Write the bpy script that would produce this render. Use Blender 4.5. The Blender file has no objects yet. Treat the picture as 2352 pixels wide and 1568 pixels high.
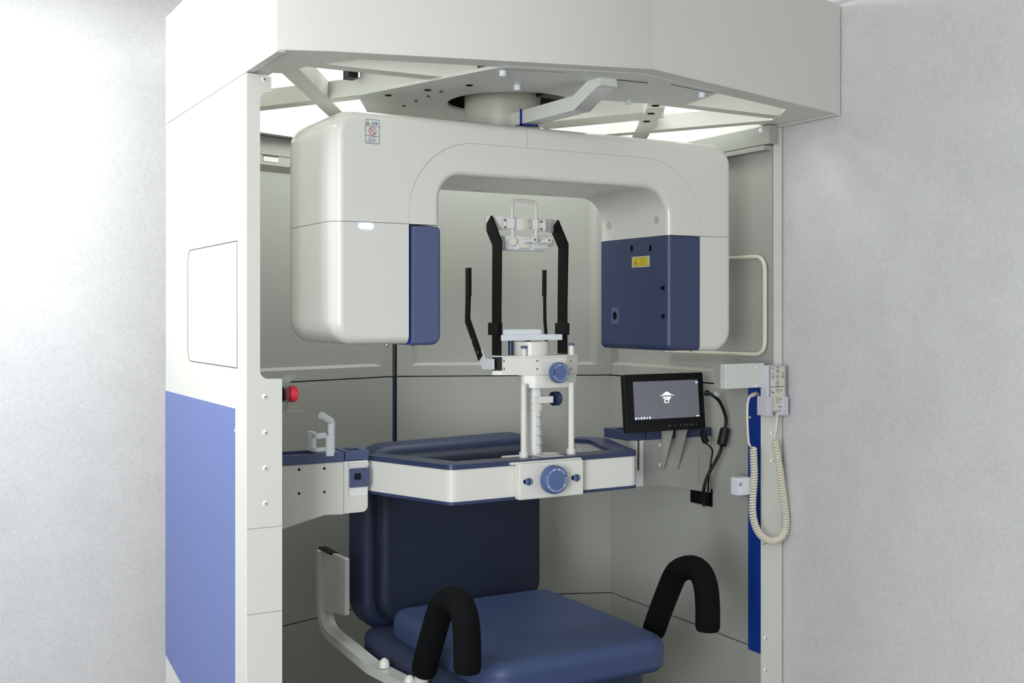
import bpy, bmesh, math, random
from mathutils import Vector, Matrix
C = bpy.context.scene.collection
PI = math.pi
H = 1.35                       # camera height
F = 2600.0                     # focal length in pixels (2352 wide frame)
TH = math.atan(1466/2600.0)    # camera yaw against the cabin's depth axis
VW = (math.sin(TH), math.cos(TH)); RT = (math.cos(TH), -math.sin(TH))

def P(px, py, X=None, Y=None, Z=None):
    """photo pixel -> point on a plane of the cabin"""
    a = (px-1176)/F
    d = (VW[0]+RT[0]*a, VW[1]+RT[1]*a, (720-py)/F)
    if X is not None: t = X/d[0]
    elif Y is not None: t = Y/d[1]
    else: t = (Z-H)/d[2]
    return Vector((d[0]*t, d[1]*t, d[2]*t+H))

# ------------------------------------------------------------------ materials
def lin(c):
    return tuple(((v/255)/12.92 if v/255 <= .04045 else ((v/255+.055)/1.055)**2.4) for v in c)
def mat(name, rgb, rough=.5, spec=.5, bump=0, scale=300, var=0, metallic=0, coat=0, emit=0, trans=0, alpha=1, sss=0):
    m = bpy.data.materials.new(name); m.use_nodes = True
    nt = m.node_tree; b = nt.nodes['Principled BSDF']
    col = lin(rgb)
    b.inputs['Base Color'].default_value = (*col, 1)
    b.inputs['Roughness'].default_value = rough
    b.inputs['Specular IOR Level'].default_value = spec
    b.inputs['Metallic'].default_value = metallic
    b.inputs['Coat Weight'].default_value = coat
    b.inputs['Transmission Weight'].default_value = trans
    b.inputs['Alpha'].default_value = alpha
    if sss:
        b.inputs['Subsurface Weight'].default_value = sss
        b.inputs['Subsurface Radius'].default_value = (.01, .01, .01)
    if emit:
        b.inputs['Emission Color'].default_value = (*col, 1); b.inputs['Emission Strength'].default_value = emit
    tc = nt.nodes.new('ShaderNodeTexCoord')
    n = nt.nodes.new('ShaderNodeTexNoise'); n.inputs['Scale'].default_value = scale; n.inputs['Detail'].default_value = 4
    nt.links.new(tc.outputs['Object'], n.inputs['Vector'])
    if bump:
        bp = nt.nodes.new('ShaderNodeBump'); bp.inputs['Strength'].default_value = bump; bp.inputs['Distance'].default_value = .002
        nt.links.new(n.outputs['Fac'], bp.inputs['Height']); nt.links.new(bp.outputs['Normal'], b.inputs['Normal'])
    if var:
        r = nt.nodes.new('ShaderNodeValToRGB')
        r.color_ramp.elements[0].position = .3; r.color_ramp.elements[1].position = .7
        r.color_ramp.elements[0].color = (*[c*(1-var) for c in col], 1)
        r.color_ramp.elements[1].color = (*[min(1, c*(1+var)) for c in col], 1)
        nt.links.new(n.outputs['Fac'], r.inputs['Fac']); nt.links.new(r.outputs['Color'], b.inputs['Base Color'])
    return m
M = {}
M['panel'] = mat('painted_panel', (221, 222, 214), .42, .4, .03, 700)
M['inner'] = mat('inner_panel_shaded', (166, 168, 160), .45, .4, .04, 700)  # panel paint darkened to carry the shade inside the cabin
M['shell'] = mat('glossy_shell', (216, 217, 209), .22, .5, coat=.25)
M['white'] = mat('white_plastic', (228, 228, 220), .32, .5)
M['bright'] = mat('bright_white', (238, 240, 240), .35, .5)
M['milky'] = mat('milky_plastic', (232, 238, 242), .35, .5, sss=.4)
M['lilac'] = mat('lilac_panel', (114, 129, 184), .6, .3, .05, 600)
M['blue'] = mat('slate_blue_plastic', (80, 92, 128), .42, .5, .05, 900)
M['deep'] = mat('dark_blue_plastic', (54, 64, 98), .42, .5, .05, 900)
M['edge'] = mat('navy_edging', (46, 58, 94), .3, .5)
M['strip'] = mat('royal_blue_panel', (8, 52, 138), .5, .4)
M['knob'] = mat('knob_blue', (86, 107, 154), .38, .5, .05, 900)
M['navyknob'] = mat('knob_navy', (44, 60, 92), .4, .5)
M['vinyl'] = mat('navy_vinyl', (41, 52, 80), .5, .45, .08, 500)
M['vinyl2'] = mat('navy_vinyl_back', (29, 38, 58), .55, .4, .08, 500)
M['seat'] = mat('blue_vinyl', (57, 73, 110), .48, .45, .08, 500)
M['black'] = mat('black_plastic', (13, 13, 14), .5, .3)
M['matte'] = mat('black_bar', (13, 12, 12), .5, .2)
M['foam'] = mat('black_foam', (14, 15, 16), .85, .1, .35, 700)
M['hole'] = mat('dark_hole', (14, 14, 14), .8, .1)
M['seam'] = mat('seam_dark', (90, 86, 72), .8, .1)
M['steel'] = mat('screw_steel', (150, 130, 112), .35, .5, metallic=.9)
M['silver'] = mat('silver_steel', (200, 200, 196), .3, .5, metallic=.6)
M['chrome'] = mat('chrome', (200, 200, 205), .12, .5, metallic=1)
M['cream'] = mat('cream_cord', (226, 221, 204), .5, .4)
M['cable'] = mat('black_cable', (14, 14, 15), .5, .4)
M['red'] = mat('red_button', (240, 60, 72), .3, .5)
M['clear'] = mat('clear_acrylic', (235, 242, 246), .12, .5, trans=.85)
M['screen'] = mat('screen_grey', (90, 93, 98), .35, .4, emit=.56)
M['glow'] = mat('screen_white', (238, 241, 248), .5, .3, emit=1.1)
M['icon'] = mat('icon_blue', (150, 180, 235), .5, .3, emit=1.0)
M['led'] = mat('led_light', (150, 170, 255), .4, .3, emit=3.2)
M['green'] = mat('green_led', (60, 190, 70), .4, .3, emit=.8)
M['print'] = mat('print_grey', (150, 150, 152), .6, .2)
M['ink'] = mat('ink_dark', (38, 42, 46), .7, .2)
M['inkblue'] = mat('ink_blue', (52, 62, 128), .7, .2)
M['inkwhite'] = mat('ink_white', (210, 218, 232), .6, .2)
M['redink'] = mat('ink_red', (205, 40, 70), .6, .2)
M['yellow'] = mat('label_yellow', (205, 188, 50), .5, .3)
M['sticker'] = mat('sticker_white', (208, 214, 214), .4, .4)
M['scale'] = mat('scale_label', (226, 225, 212), .5, .3)
M['controller'] = mat('controller_grey', (206, 207, 214), .45, .4)
M['beige'] = mat('column_beige', (190, 188, 174), .35, .5)
M['keypad'] = mat('keypad_cream', (214, 213, 198), .5, .3)
M['frame'] = mat('frame_white', (214, 216, 210), .35, .5)
M['floor'] = mat('floor_vinyl', (92, 90, 84), .5, .4, var=.05, scale=20)
M['ceil'] = mat('ceiling_white', (240, 240, 236), .9, .2)

def wallpaper(name, rgb):
    m = mat(name, rgb, .85, .2)
    nt = m.node_tree; b = nt.nodes['Principled BSDF']; L = nt.links.new
    tc = nt.nodes.new('ShaderNodeTexCoord')
    n1 = nt.nodes.new('ShaderNodeTexNoise'); n1.inputs['Scale'].default_value = 120; n1.inputs['Detail'].default_value = 8; n1.inputs['Distortion'].default_value = 1.2
    n2 = nt.nodes.new('ShaderNodeTexNoise'); n2.inputs['Scale'].default_value = 9; n2.inputs['Detail'].default_value = 5
    for n in (n1, n2): L(tc.outputs['Object'], n.inputs['Vector'])
    mix = nt.nodes.new('ShaderNodeMath'); mix.operation = 'MULTIPLY_ADD'; mix.inputs[1].default_value = .75
    s = nt.nodes.new('ShaderNodeMath'); s.operation = 'MULTIPLY'; s.inputs[1].default_value = .3
    L(n2.outputs['Fac'], s.inputs[0]); L(n1.outputs['Fac'], mix.inputs[0]); L(s.outputs[0], mix.inputs[2])
    r = nt.nodes.new('ShaderNodeValToRGB')
    r.color_ramp.elements[0].position = .36; r.color_ramp.elements[1].position = .68
    c = lin(rgb)
    r.color_ramp.elements[0].color = (*[v*.90 for v in c], 1); r.color_ramp.elements[1].color = (*[min(1, v*1.05) for v in c], 1)
    L(mix.outputs[0], r.inputs['Fac']); L(r.outputs['Color'], b.inputs['Base Color'])
    bp = nt.nodes.new('ShaderNodeBump'); bp.inputs['Strength'].default_value = .45; bp.inputs['Distance'].default_value = .002
    L(n1.outputs['Fac'], bp.inputs['Height']); L(bp.outputs['Normal'], b.inputs['Normal'])
    return m
M['wallpaper'] = wallpaper('fibrous_wallpaper', (208, 208, 208))

# ------------------------------------------------------------------ mesh builder
def round_poly(corners, seg=8):
    """corners (u,w,R[,edge_front,edge_back]) -> list of (u,w,corner index)"""
    out = []; n = len(corners)
    for i, c in enumerate(corners):
        p = Vector(c[:2]); R = c[2]
        if R <= 0: out.append((p.x, p.y, i, 0)); continue
        a = Vector(corners[i-1][:2]); b = Vector(corners[(i+1) % n][:2])
        d0 = (a-p).normalized(); d1 = (b-p).normalized()
        ang = d0.angle(d1); cut = R/math.tan(ang/2)
        cen = p+(d0+d1).normalized()*(R/math.sin(ang/2))
        s = p+d0*cut; e = p+d1*cut
        a0 = math.atan2(s.y-cen.y, s.x-cen.x); a1 = math.atan2(e.y-cen.y, e.x-cen.x)
        da = (a1-a0+PI) % (2*PI)-PI
        for k in range(seg+1):
            t = a0+da*k/seg
            out.append((cen.x+R*math.cos(t), cen.y+R*math.sin(t), i, k))
    return out

class MB:
    def __init__(s): s.bm = bmesh.new(); s.mi = 0
    def _f(s, vs):
        try:
            f = s.bm.faces.new(vs); f.material_index = s.mi; return f
        except ValueError: return None
    def box(s, x0, x1, y0, y1, z0, z1, b=0, seg=2, mtx=None):
        r = bmesh.ops.create_cube(s.bm, size=1)
        vs = r['verts']
        for v in vs: v.co = Vector(((x0+x1)/2+v.co.x*(x1-x0), (y0+y1)/2+v.co.y*(y1-y0), (z0+z1)/2+v.co.z*(z1-z0)))
        fs = {f for v in vs for f in v.link_faces}
        if b:
            es = list({e for v in vs for e in v.link_edges})
            r2 = bmesh.ops.bevel(s.bm, geom=es, offset=b, segments=seg, affect='EDGES', profile=.5, clamp_overlap=True)
            fs = {f for f in r2['faces']} | {f for f in fs if f.is_valid}
        vv = {v for f in fs if f.is_valid for v in f.verts}
        for f in fs:
            if f.is_valid: f.material_index = s.mi
        if mtx is not None:
            for v in vv: v.co = mtx @ v.co
        return s
    def pillow(s, corners, axis, a0, a1, rf=0, rb=0, seg=8, fs=5, warp=None, mtx=None, mid=0):
        """rounded-corner outline in 2D extruded a0->a1, end edges filleted; a corner may carry its own edge radii for the edge after it"""
        area = sum(corners[i-1][0]*corners[i][1]-corners[i][0]*corners[i-1][1] for i in range(len(corners)))
        if area < 0:
            n = len(corners)
            cs = []
            for i in range(n-1, -1, -1):
                c = corners[i]; e = corners[i-1]
                cs.append((c[0], c[1], c[2])+tuple(e[3:]))
            corners = cs
        n = len(corners)
        pts = round_poly(corners, seg); m = len(pts)
        ef = [c[3] if len(c) > 3 else rf for c in corners]; eb = [c[4] if len(c) > 4 else rb for c in corners]
        def layer(er, c):
            out = []
            for k, (u, w, i, j) in enumerate(pts):
                R = corners[i][2]
                p = Vector((u, w))
                pa = Vector(pts[k-1][:2]); pb = Vector(pts[(k+1) % m][:2])
                if R > 0:
                    e0, e1 = er[i-1], er[i]
                    d = (p-pa).normalized()+(pb-p).normalized()
                    nn = Vector((-d.y, d.x)).normalized()
                    r_ = e0+(e1-e0)*(j/seg)
                    off = nn*r_*c; rm = r_
                else:
                    d0 = (p-pa).normalized(); d1 = (pb-p).normalized()
                    n0 = Vector((-d0.y, d0.x)); n1 = Vector((-d1.y, d1.x))
                    e0, e1 = er[i-1]*c, er[i]*c
                    det = n0.x*n1.y-n0.y*n1.x
                    if abs(det) < 1e-4: off = n0*max(e0, e1)
                    else: off = Vector(((e0*n1.y-e1*n0.y)/det, (n0.x*e1-n1.x*e0)/det))
                    rm = max(er[i-1], er[i])
                out.append((u+off.x, w+off.y, rm))
            return out
        rings = []
        sg = 1 if a1 > a0 else -1
        def emit(er, a_end, sgn, order):
            rm = max(er)
            steps = [0] if rm <= 0 else [i/fs for i in range(fs+1)]
            res = []
            for st in steps:
                ph = st*PI/2
                L = layer(er, 1-math.sin(ph))
                res.append([(u, w, a_end+sgn*(r*(1-math.cos(ph)))) for (u, w, r) in L])
            return res if order else res[::-1]
        fa_, ba_ = emit(ef, a0, sg, True), emit(eb, a1, -sg, False)
        md = [[tuple(p[q]+(r_[q]-p[q])*k/(mid+1) for q in range(3)) for p, r_ in zip(fa_[-1], ba_[0])] for k in range(1, mid+1)]
        rings = fa_+md+ba_
        V = []
        for ring in rings:
            row = []
            for (u, w, a) in ring:
                if axis == 'Y': co = Vector((u, a, w))
                elif axis == 'X': co = Vector((a, u, w))
                else: co = Vector((u, w, a))
                if warp: co = warp(co)
                if mtx is not None: co = mtx @ co
                row.append(s.bm.verts.new(co))
            V.append(row)
        for r0, r1 in zip(V, V[1:]):
            for k in range(m): s._f((r0[k], r0[(k+1) % m], r1[(k+1) % m], r1[k]))
        s._f(V[0][::-1]); s._f(V[-1])
        return s
    def tube(s, path, r, seg=12, closed=False, caps=True):
        path = [Vector(p) for p in path]; n = len(path)
        rs = r if isinstance(r, (list, tuple)) else [r]*n
        T = []
        for i in range(n):
            if closed: d = path[(i+1) % n]-path[i-1]
            else: d = path[min(i+1, n-1)]-path[max(i-1, 0)]
            T.append(d.normalized())
        up = Vector((0, 0, 1))
        if abs(T[0].dot(up)) > .95: up = Vector((1, 0, 0))
        N = (up-T[0]*up.dot(T[0])).normalized()
        rows = []
        for i in range(n):
            N = (N-T[i]*N.dot(T[i])).normalized(); B = T[i].cross(N)
            rows.append([s.bm.verts.new(path[i]+(N*math.cos(2*PI*k/seg)+B*math.sin(2*PI*k/seg))*rs[i]) for k in range(seg)])
        pr = list(zip(rows, rows[1:]))+([(rows[-1], rows[0])] if closed else [])
        for a, b in pr:
            for k in range(seg): s._f((a[k], a[(k+1) % seg], b[(k+1) % seg], b[k]))
        if caps and not closed: s._f(rows[0][::-1]); s._f(rows[-1])
        return s
    def lathe(s, prof, o, d, seg=32):
        """prof list of (radius, height along d)"""
        o = Vector(o); d = Vector(d).normalized()
        up = Vector((0, 0, 1)) if abs(d.z) < .9 else Vector((1, 0, 0))
        a = d.cross(up).normalized(); b = d.cross(a)
        rows = []
        for (r, h) in prof:
            if r <= 1e-6: rows.append([s.bm.verts.new(o+d*h)])
            else: rows.append([s.bm.verts.new(o+d*h+(a*math.cos(2*PI*k/seg)+b*math.sin(2*PI*k/seg))*r) for k in range(seg)])
        for p, q in zip(rows, rows[1:]):
            if len(p) == 1 and len(q) == 1: continue
            for k in range(seg):
                k2 = (k+1) % seg
                if len(p) == 1: s._f((p[0], q[k2], q[k]))
                elif len(q) == 1: s._f((p[k], p[k2], q[0]))
                else: s._f((p[k], p[k2], q[k2], q[k]))
        if len(rows[0]) > 1: s._f(rows[0][::-1])
        if len(rows[-1]) > 1: s._f(rows[-1])
        return s
    def cyl(s, p, q, r, b=0, seg=32):
        p = Vector(p); q = Vector(q); L = (q-p).length
        if b: prof = [(r-b, 0), (r-b*.3, b*.3), (r, b), (r, L-b), (r-b*.3, L-b*.3), (r-b, L)]
        else: prof = [(r, 0), (r, L)]
        return s.lathe(prof, p, q-p, seg)
    def sweep(s, path, w, h, side):
        """rectangular bar along a path; w across 'side', h across the other"""
        path = [Vector(p) for p in path]; n = len(path); side = Vector(side).normalized()
        rows = []
        for i in range(n):
            t = (path[min(i+1, n-1)]-path[max(i-1, 0)]).normalized()
            nn = t.cross(side).normalized()
            k = 1.0
            if 0 < i < n-1:
                a = (path[i]-path[i-1]).normalized().angle((path[i+1]-path[i]).normalized()); k = 1/max(.3, math.cos(a/2))
            rows.append([s.bm.verts.new(path[i]+side*sx*w/2+nn*sy*h/2*k) for sx, sy in ((-1, -1), (1, -1), (1, 1), (-1, 1))])
        for a, b in zip(rows, rows[1:]):
            for k in range(4): s._f((a[k], a[(k+1) % 4], b[(k+1) % 4], b[k]))
        s._f(rows[0][::-1]); s._f(rows[-1])
        return s
    def prism(s, poly, z0, z1):
        a = [s.bm.verts.new((x, y, z0)) for x, y in poly]; b = [s.bm.verts.new((x, y, z1)) for x, y in poly]
        n = len(poly)
        for k in range(n): s._f((a[k], a[(k+1) % n], b[(k+1) % n], b[k]))
        s._f(a[::-1]); s._f(b)
        return s
    def flat(s, pts, n, th=.0004):
        """thin slab from a polygon in space, thickness along n"""
        n = Vector(n)*th
        a = [s.bm.verts.new(Vector(p)) for p in pts]; b = [s.bm.verts.new(Vector(p)+n) for p in pts]
        m = len(pts)
        for k in range(m): s._f((a[k], a[(k+1) % m], b[(k+1) % m], b[k]))
        s._f(a[::-1]); s._f(b)
        return s
    def strip2d(s, pts, w, o, u, v, th=.0004, closed=False):
        """printed line of width w through 2D points on the plane o,u,v"""
        o = Vector(o); u = Vector(u); v = Vector(v); n = u.cross(v)
        m = len(pts); L = []; R = []
        for i in range(m):
            a = Vector(pts[i-1]) if (i > 0 or closed) else Vector(pts[i]); b = Vector(pts[(i+1) % m]) if (i < m-1 or closed) else Vector(pts[i])
            d = (b-a).normalized(); nn = Vector((-d.y, d.x))*w/2; p = Vector(pts[i])
            L.append(p+nn); R.append(p-nn)
        f = lambda q, z: s.bm.verts.new(o+u*q.x+v*q.y+n*z)
        Lv = [f(q, th) for q in L]; Rv = [f(q, th) for q in R]
        rng = range(m if closed else m-1)
        for i in rng: s._f((Rv[i], Rv[(i+1) % m], Lv[(i+1) % m], Lv[i]))
        return s
    def text(s, st, size, o, u, v, align='CENTER', bold=0, th=.0004, spacing=1):
        cu = bpy.data.curves.new('t', 'FONT'); cu.body = st; cu.size = size; cu.align_x = align; cu.align_y = 'CENTER'
        cu.offset = bold; cu.resolution_u = 3; cu.space_line = spacing
        ob = bpy.data.objects.new('t', cu); C.objects.link(ob)
        dg = bpy.context.evaluated_depsgraph_get(); dg.update()
        me = ob.evaluated_get(dg).to_mesh()
        o = Vector(o); u = Vector(u); v = Vector(v); n = u.cross(v)
        vs = [s.bm.verts.new(o+u*q.co.x+v*q.co.y+n*th) for q in me.vertices]
        for p in me.polygons: s._f([vs[i] for i in p.vertices])
        ob.evaluated_get(dg).to_mesh_clear()
        bpy.data.objects.remove(ob); bpy.data.curves.remove(cu)
        return s

LOC = {}
def finish(mb, name, mats, loc, parent, ang):
    bmesh.ops.recalc_face_normals(mb.bm, faces=mb.bm.faces) if ang != 0 else None
    for v in mb.bm.verts: v.co -= loc
    me = bpy.data.meshes.new(name); mb.bm.to_mesh(me); mb.bm.free()
    for m in (mats if isinstance(mats, (list, tuple)) else [mats]): me.materials.append(M[m])
    if ang:
        me.polygons.foreach_set('use_smooth', [True]*len(me.polygons))
        me.set_sharp_from_angle(angle=math.radians(ang))
    o = bpy.data.objects.new(name, me); C.objects.link(o)
    if ang:
        wn = o.modifiers.new('weighted', 'WEIGHTED_NORMAL'); wn.keep_sharp = True; wn.weight = 100
    if parent is not None:
        o.parent = parent
    else: o.location = loc
    LOC[o.name] = loc
    return o
def thing(name, label, cat, loc, group=None):
    o = bpy.data.objects.new(name, None); C.objects.link(o); o.empty_display_size = .05
    o.location = loc; o['label'] = label; o['category'] = cat
    if group: o['group'] = group
    LOC[o.name] = Vector(loc); return o
def part(parent, name, mb, mats, label=None, ang=35):
    o = finish(mb, name, mats, LOC[parent.name], parent, ang)
    if label: o['label'] = label
    return o
def solo(name, mb, mats, label, cat, loc, group=None, ang=35):
    o = finish(mb, name, mats, Vector(loc), None, ang)
    o['label'] = label; o['category'] = cat
    if group: o['group'] = group
    return o
def struct(name, mb, mats):
    o = finish(mb, name, mats, Vector((0, 0, 0)), None, 35); o['kind'] = 'structure'; return o

def arc(cx, cy, r, a0, a1, n):
    return [(cx+r*math.cos(math.radians(a0+(a1-a0)*k/n)), cy+r*math.sin(math.radians(a0+(a1-a0)*k/n))) for k in range(n+1)]
def smooth_path(pts, n=8):
    """Catmull-Rom through points"""
    pts = [Vector(p) for p in pts]; q = [pts[0]*2-pts[1]]+pts+[pts[-1]*2-pts[-2]]; out = []
    for i in range(1, len(q)-2):
        for k in range(n):
            t = k/n; a, b, c, d = q[i-1:i+3]
            out.append(.5*((2*b)+(c-a)*t+(2*a-5*b+4*c-d)*t*t+(3*b-a-3*c+d)*t**3))
    out.append(pts[-1]); return out
def fillet_path(pts, r, n=8):
    pts = [Vector(p) for p in pts]; out = [pts[0]]
    for a, p, b in zip(pts, pts[1:], pts[2:]):
        d0 = (a-p).normalized(); d1 = (b-p).normalized(); ang = d0.angle(d1)
        cut = min(r/math.tan(ang/2), (a-p).length*.49, (b-p).length*.49)
        s = p+d0*cut; e = p+d1*cut
        for k in range(n+1):
            t = k/n; out.append(s*(1-t)**2+p*2*t*(1-t)+e*t*t)
    out.append(pts[-1]); return out
def screw(parent, o, d, r=.0065, cross=True, mats=('bright', 'ink'), name='screw'):
    mb = MB(); mb.lathe([(r, -.0006), (r, .0008), (r*.85, r*.35), (r*.5, r*.52), (0, r*.6)], o, d, 16)
    if cross:
        mb.mi = 1; mb.lathe([(r*.28, r*.3), (r*.28, r*.62), (0, r*.64)], o, d, 8)
    return part(parent, name, mb, list(mats))
X3, Y3, Z3 = Vector((1, 0, 0)), Vector((0, 1, 0)), Vector((0, 0, 1))

# ------------------------------------------------------------------ room
struct('floor', MB().box(-2.2, 4.2, -2.2, 3.9, -.06, 0), 'floor')
struct('ceiling', MB().box(-2.2, 4.2, -2.2, 3.9, 2.46, 2.54), 'ceil')
struct('wall_back', MB().box(-2.2, 4.2, 3.72, 3.84, 0, 2.46), 'wallpaper')
struct('wall_right', MB().box(2.372, 2.49, -.9, 3.72, 0, 2.219), 'wallpaper')
struct('wall_left', MB().box(-2.3, -2.2, -2.2, 3.84, 0, 2.46), 'wallpaper')
struct('wall_front', MB().box(-2.2, 4.2, -2.3, -2.2, 0, 2.46), 'wallpaper')
struct('wall_far_right', MB().box(3.0, 3.1, -2.2, 3.84, 0, 2.46), 'wallpaper')

# ------------------------------------------------------------------ the cabin
ZB = 1.91; ZT = 2.216; XL = .745; XR = 2.366
cab = thing('scanner_cabin', 'large off-white metal cabin with angular canopy and lilac side panel, against the wall', 'medical cabin', (1.555, 2.87, 0))
# left outer side
mb = MB()
mb.box(XL, .776, 2.568, 3.386, 0, 1.9035, .0015).box(.775, .80, 2.70, 3.386, 0, 1.19).box(.775, .8255, 2.568, 2.70, 0, 1.19)
part(cab, 'side_panel', mb, 'panel')
mb = MB()
d0 = P(432, 575, X=XL); d1 = P(545, 845, X=XL)
pl = [(d1.y, 1.2222, .001), (d1.y, 1.5212, .001), (d0.y, 1.5212, .03), (d0.y, 1.2222, .03)]
rp = [(XL, y, z) for y, z, _, _ in round_poly(pl, 8)]
mb.tube([(XL-.0001, y, z) for _, y, z in rp], .001, 6, closed=True)
part(cab, 'access_panel_seam', mb, 'seam')
mb = MB()
mb.flat([(XL-.0016, 2.6556, 0.0), (XL-.0016, 2.6556, 1.1254), (XL-.0016, 3.384, 1.1247), (XL-.0016, 3.384, .354), (XL-.0016, 3.05, .303), (XL-.0016, 2.9, 0)], X3, .0018)
part(cab, 'accent_panel', mb, 'lilac', 'lilac blue panel on the cabin side')
for px, py in ((553, 272), (553, 846), (541, 989)):
    screw(cab, P(px, py, X=XL), -X3, .0045, False)
# left front post
mb = MB()
YF = 2.564
pts = [(.7465, 0, 0), (.83, 0, 0), (.83, 1.1985, .004), (.7775, 1.1985, .02), (.7775, 1.842, .02), (.8039, 1.8635, 0), (.8039, 1.9, .004), (.7465, 1.9035, 0)]
pts[4] = (.7775, 1.8635, .022); 
mb.pillow(pts, 'Y', YF, YF+.004, 0, 0)
mb.box(.826, .83, YF+.002, 2.70, 0, 1.196)
part(cab, 'front_post', mb, 'panel')
for z, a, b in ((.855, .7467, .829), (.658, .7467, .829)):
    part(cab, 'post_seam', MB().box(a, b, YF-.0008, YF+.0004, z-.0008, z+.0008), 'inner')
for px, py in ((606, 183), (608, 911), (609, 993), (609, 1075), (609, 1156)):
    screw(cab, P(px, py, Y=YF), -Y3, .0068)
# right post
mb = MB()
pts = [(2.286, 0, 0), (2.366, 0, 0), (2.366, ZB-.004, 0), (2.318, ZB-.004, 0), (2.318, 1.875, 0), (2.336, 1.857, .01), (2.336, 1.19, 0), (2.286, 1.19, 0)]
mb.pillow(pts, 'Y', 2.552, 2.556, 0, 0)
part(cab, 'front_post', mb, 'panel')
part(cab, 'post_seam', MB().box(2.288, 2.366, 2.5512, 2.5524, .668, .6696), 'seam')
for px, py in ((1770, 301), (1758, 1465), (1758, 1538), (1773, 994), (1773, 1058)):
    screw(cab, P(px, py, Y=2.552), -Y3, .0068)
mb = MB().box(2.286, 2.30, 2.556, 2.612, .344, 1.19, .001)
part(cab, 'edge_strip', mb, 'strip', 'royal blue strip on the inner edge of the right post')
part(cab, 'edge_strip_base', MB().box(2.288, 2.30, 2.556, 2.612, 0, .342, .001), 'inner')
for py in (905, 958):
    screw(cab, P(1741 if py == 905 else 1722, py, X=2.286), -X3, .0048, True, ('silver', 'ink'))

def wall_panel(p0, p1, z0, z1, th=.02, rec=None, dep=.012, nrm=1):
    """panel between two plan points; recess (margin a, b, bottom, top)"""
    p0 = Vector((*p0, 0)); p1 = Vector((*p1, 0)); u = (p1-p0).normalized(); n = Vector((u.y, -u.x, 0))*nrm
    L = (p1-p0).length; mb = MB(); bm = mb.bm
    g = lambda a, z, d: bm.verts.new(p0+u*a+n*d+Z3*z)
    o = [g(0, z0, 0), g(L, z0, 0), g(L, z1, 0), g(0, z1, 0)]; k = [g(0, z0, -th), g(L, z0, -th), g(L, z1, -th), g(0, z1, -th)]
    if rec:
        a, b, c, d = rec; s = .02
        i1 = [g(a, z0+c, 0), g(L-b, z0+c, 0), g(L-b, z1-d, 0), g(a, z1-d, 0)]
        i2 = [g(a+s, z0+c+s*.45, -dep), g(L-b-s, z0+c+s*.45, -dep), g(L-b-s, z1-d-s, -dep), g(a+s, z1-d-s, -dep)]
        for A, B in ((o, i1), (i1, i2)):
            for q in range(4): mb._f((A[q], A[(q+1) % 4], B[(q+1) % 4], B[q]))
        mb._f(i2)
    else: mb._f(o)
    for q in range(4): mb._f((o[q], k[q], k[(q+1) % 4], o[(q+1) % 4]))
    mb._f(k[::-1])
    return mb
FL = (.80, 3.402); EB = (1.585, 3.655); DR = (2.30, 3.36); g_ = .004
e1 = (1.580, 3.6534); e2 = (1.596, 3.6515)
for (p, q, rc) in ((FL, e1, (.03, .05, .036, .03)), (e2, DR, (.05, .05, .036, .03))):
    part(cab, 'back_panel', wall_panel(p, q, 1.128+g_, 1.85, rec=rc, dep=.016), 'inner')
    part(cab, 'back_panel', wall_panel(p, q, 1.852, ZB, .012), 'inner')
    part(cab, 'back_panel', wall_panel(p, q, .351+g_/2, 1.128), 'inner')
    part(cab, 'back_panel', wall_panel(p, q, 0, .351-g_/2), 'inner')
part(cab, 'back_panel_joint', MB().box(1.58, 1.596, 3.664, 3.67, 0, 1.126), 'deep', 'dark blue gap between the two back panels')
part(cab, 'back_panel_joint', MB().box(1.58, 1.596, 3.664, 3.67, 1.13, 1.85), 'seam')
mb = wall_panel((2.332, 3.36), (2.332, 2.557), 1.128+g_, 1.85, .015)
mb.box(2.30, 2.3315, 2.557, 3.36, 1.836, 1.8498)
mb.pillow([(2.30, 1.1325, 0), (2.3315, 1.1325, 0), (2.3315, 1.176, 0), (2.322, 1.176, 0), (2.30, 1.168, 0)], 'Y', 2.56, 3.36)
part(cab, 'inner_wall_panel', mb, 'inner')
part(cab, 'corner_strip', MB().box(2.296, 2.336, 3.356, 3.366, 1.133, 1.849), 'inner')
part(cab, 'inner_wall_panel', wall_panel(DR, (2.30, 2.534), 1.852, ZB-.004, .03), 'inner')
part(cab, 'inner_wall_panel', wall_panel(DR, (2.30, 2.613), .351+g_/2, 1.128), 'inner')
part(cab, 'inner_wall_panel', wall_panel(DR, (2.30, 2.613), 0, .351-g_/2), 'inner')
# dark backing shell behind the panels
mb = MB()
for p, q in (((.80, 3.44), (1.588, 3.690)), ((1.588, 3.690), (2.335, 3.39)), ((2.352, 3.39), (2.352, 2.56))):
    p = Vector((*p, 0)); q = Vector((*q, 0)); u = (q-p).normalized(); n = Vector((u.y, -u.x, 0))
    mb.prism([(v.x, v.y) for v in (p, q, q-n*.006, p-n*.006)], 0, ZB)
part(cab, 'backing_shell', mb, 'seam')
screw(cab, P(1747, 300, X=2.30), -X3, .0075, False)
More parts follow.
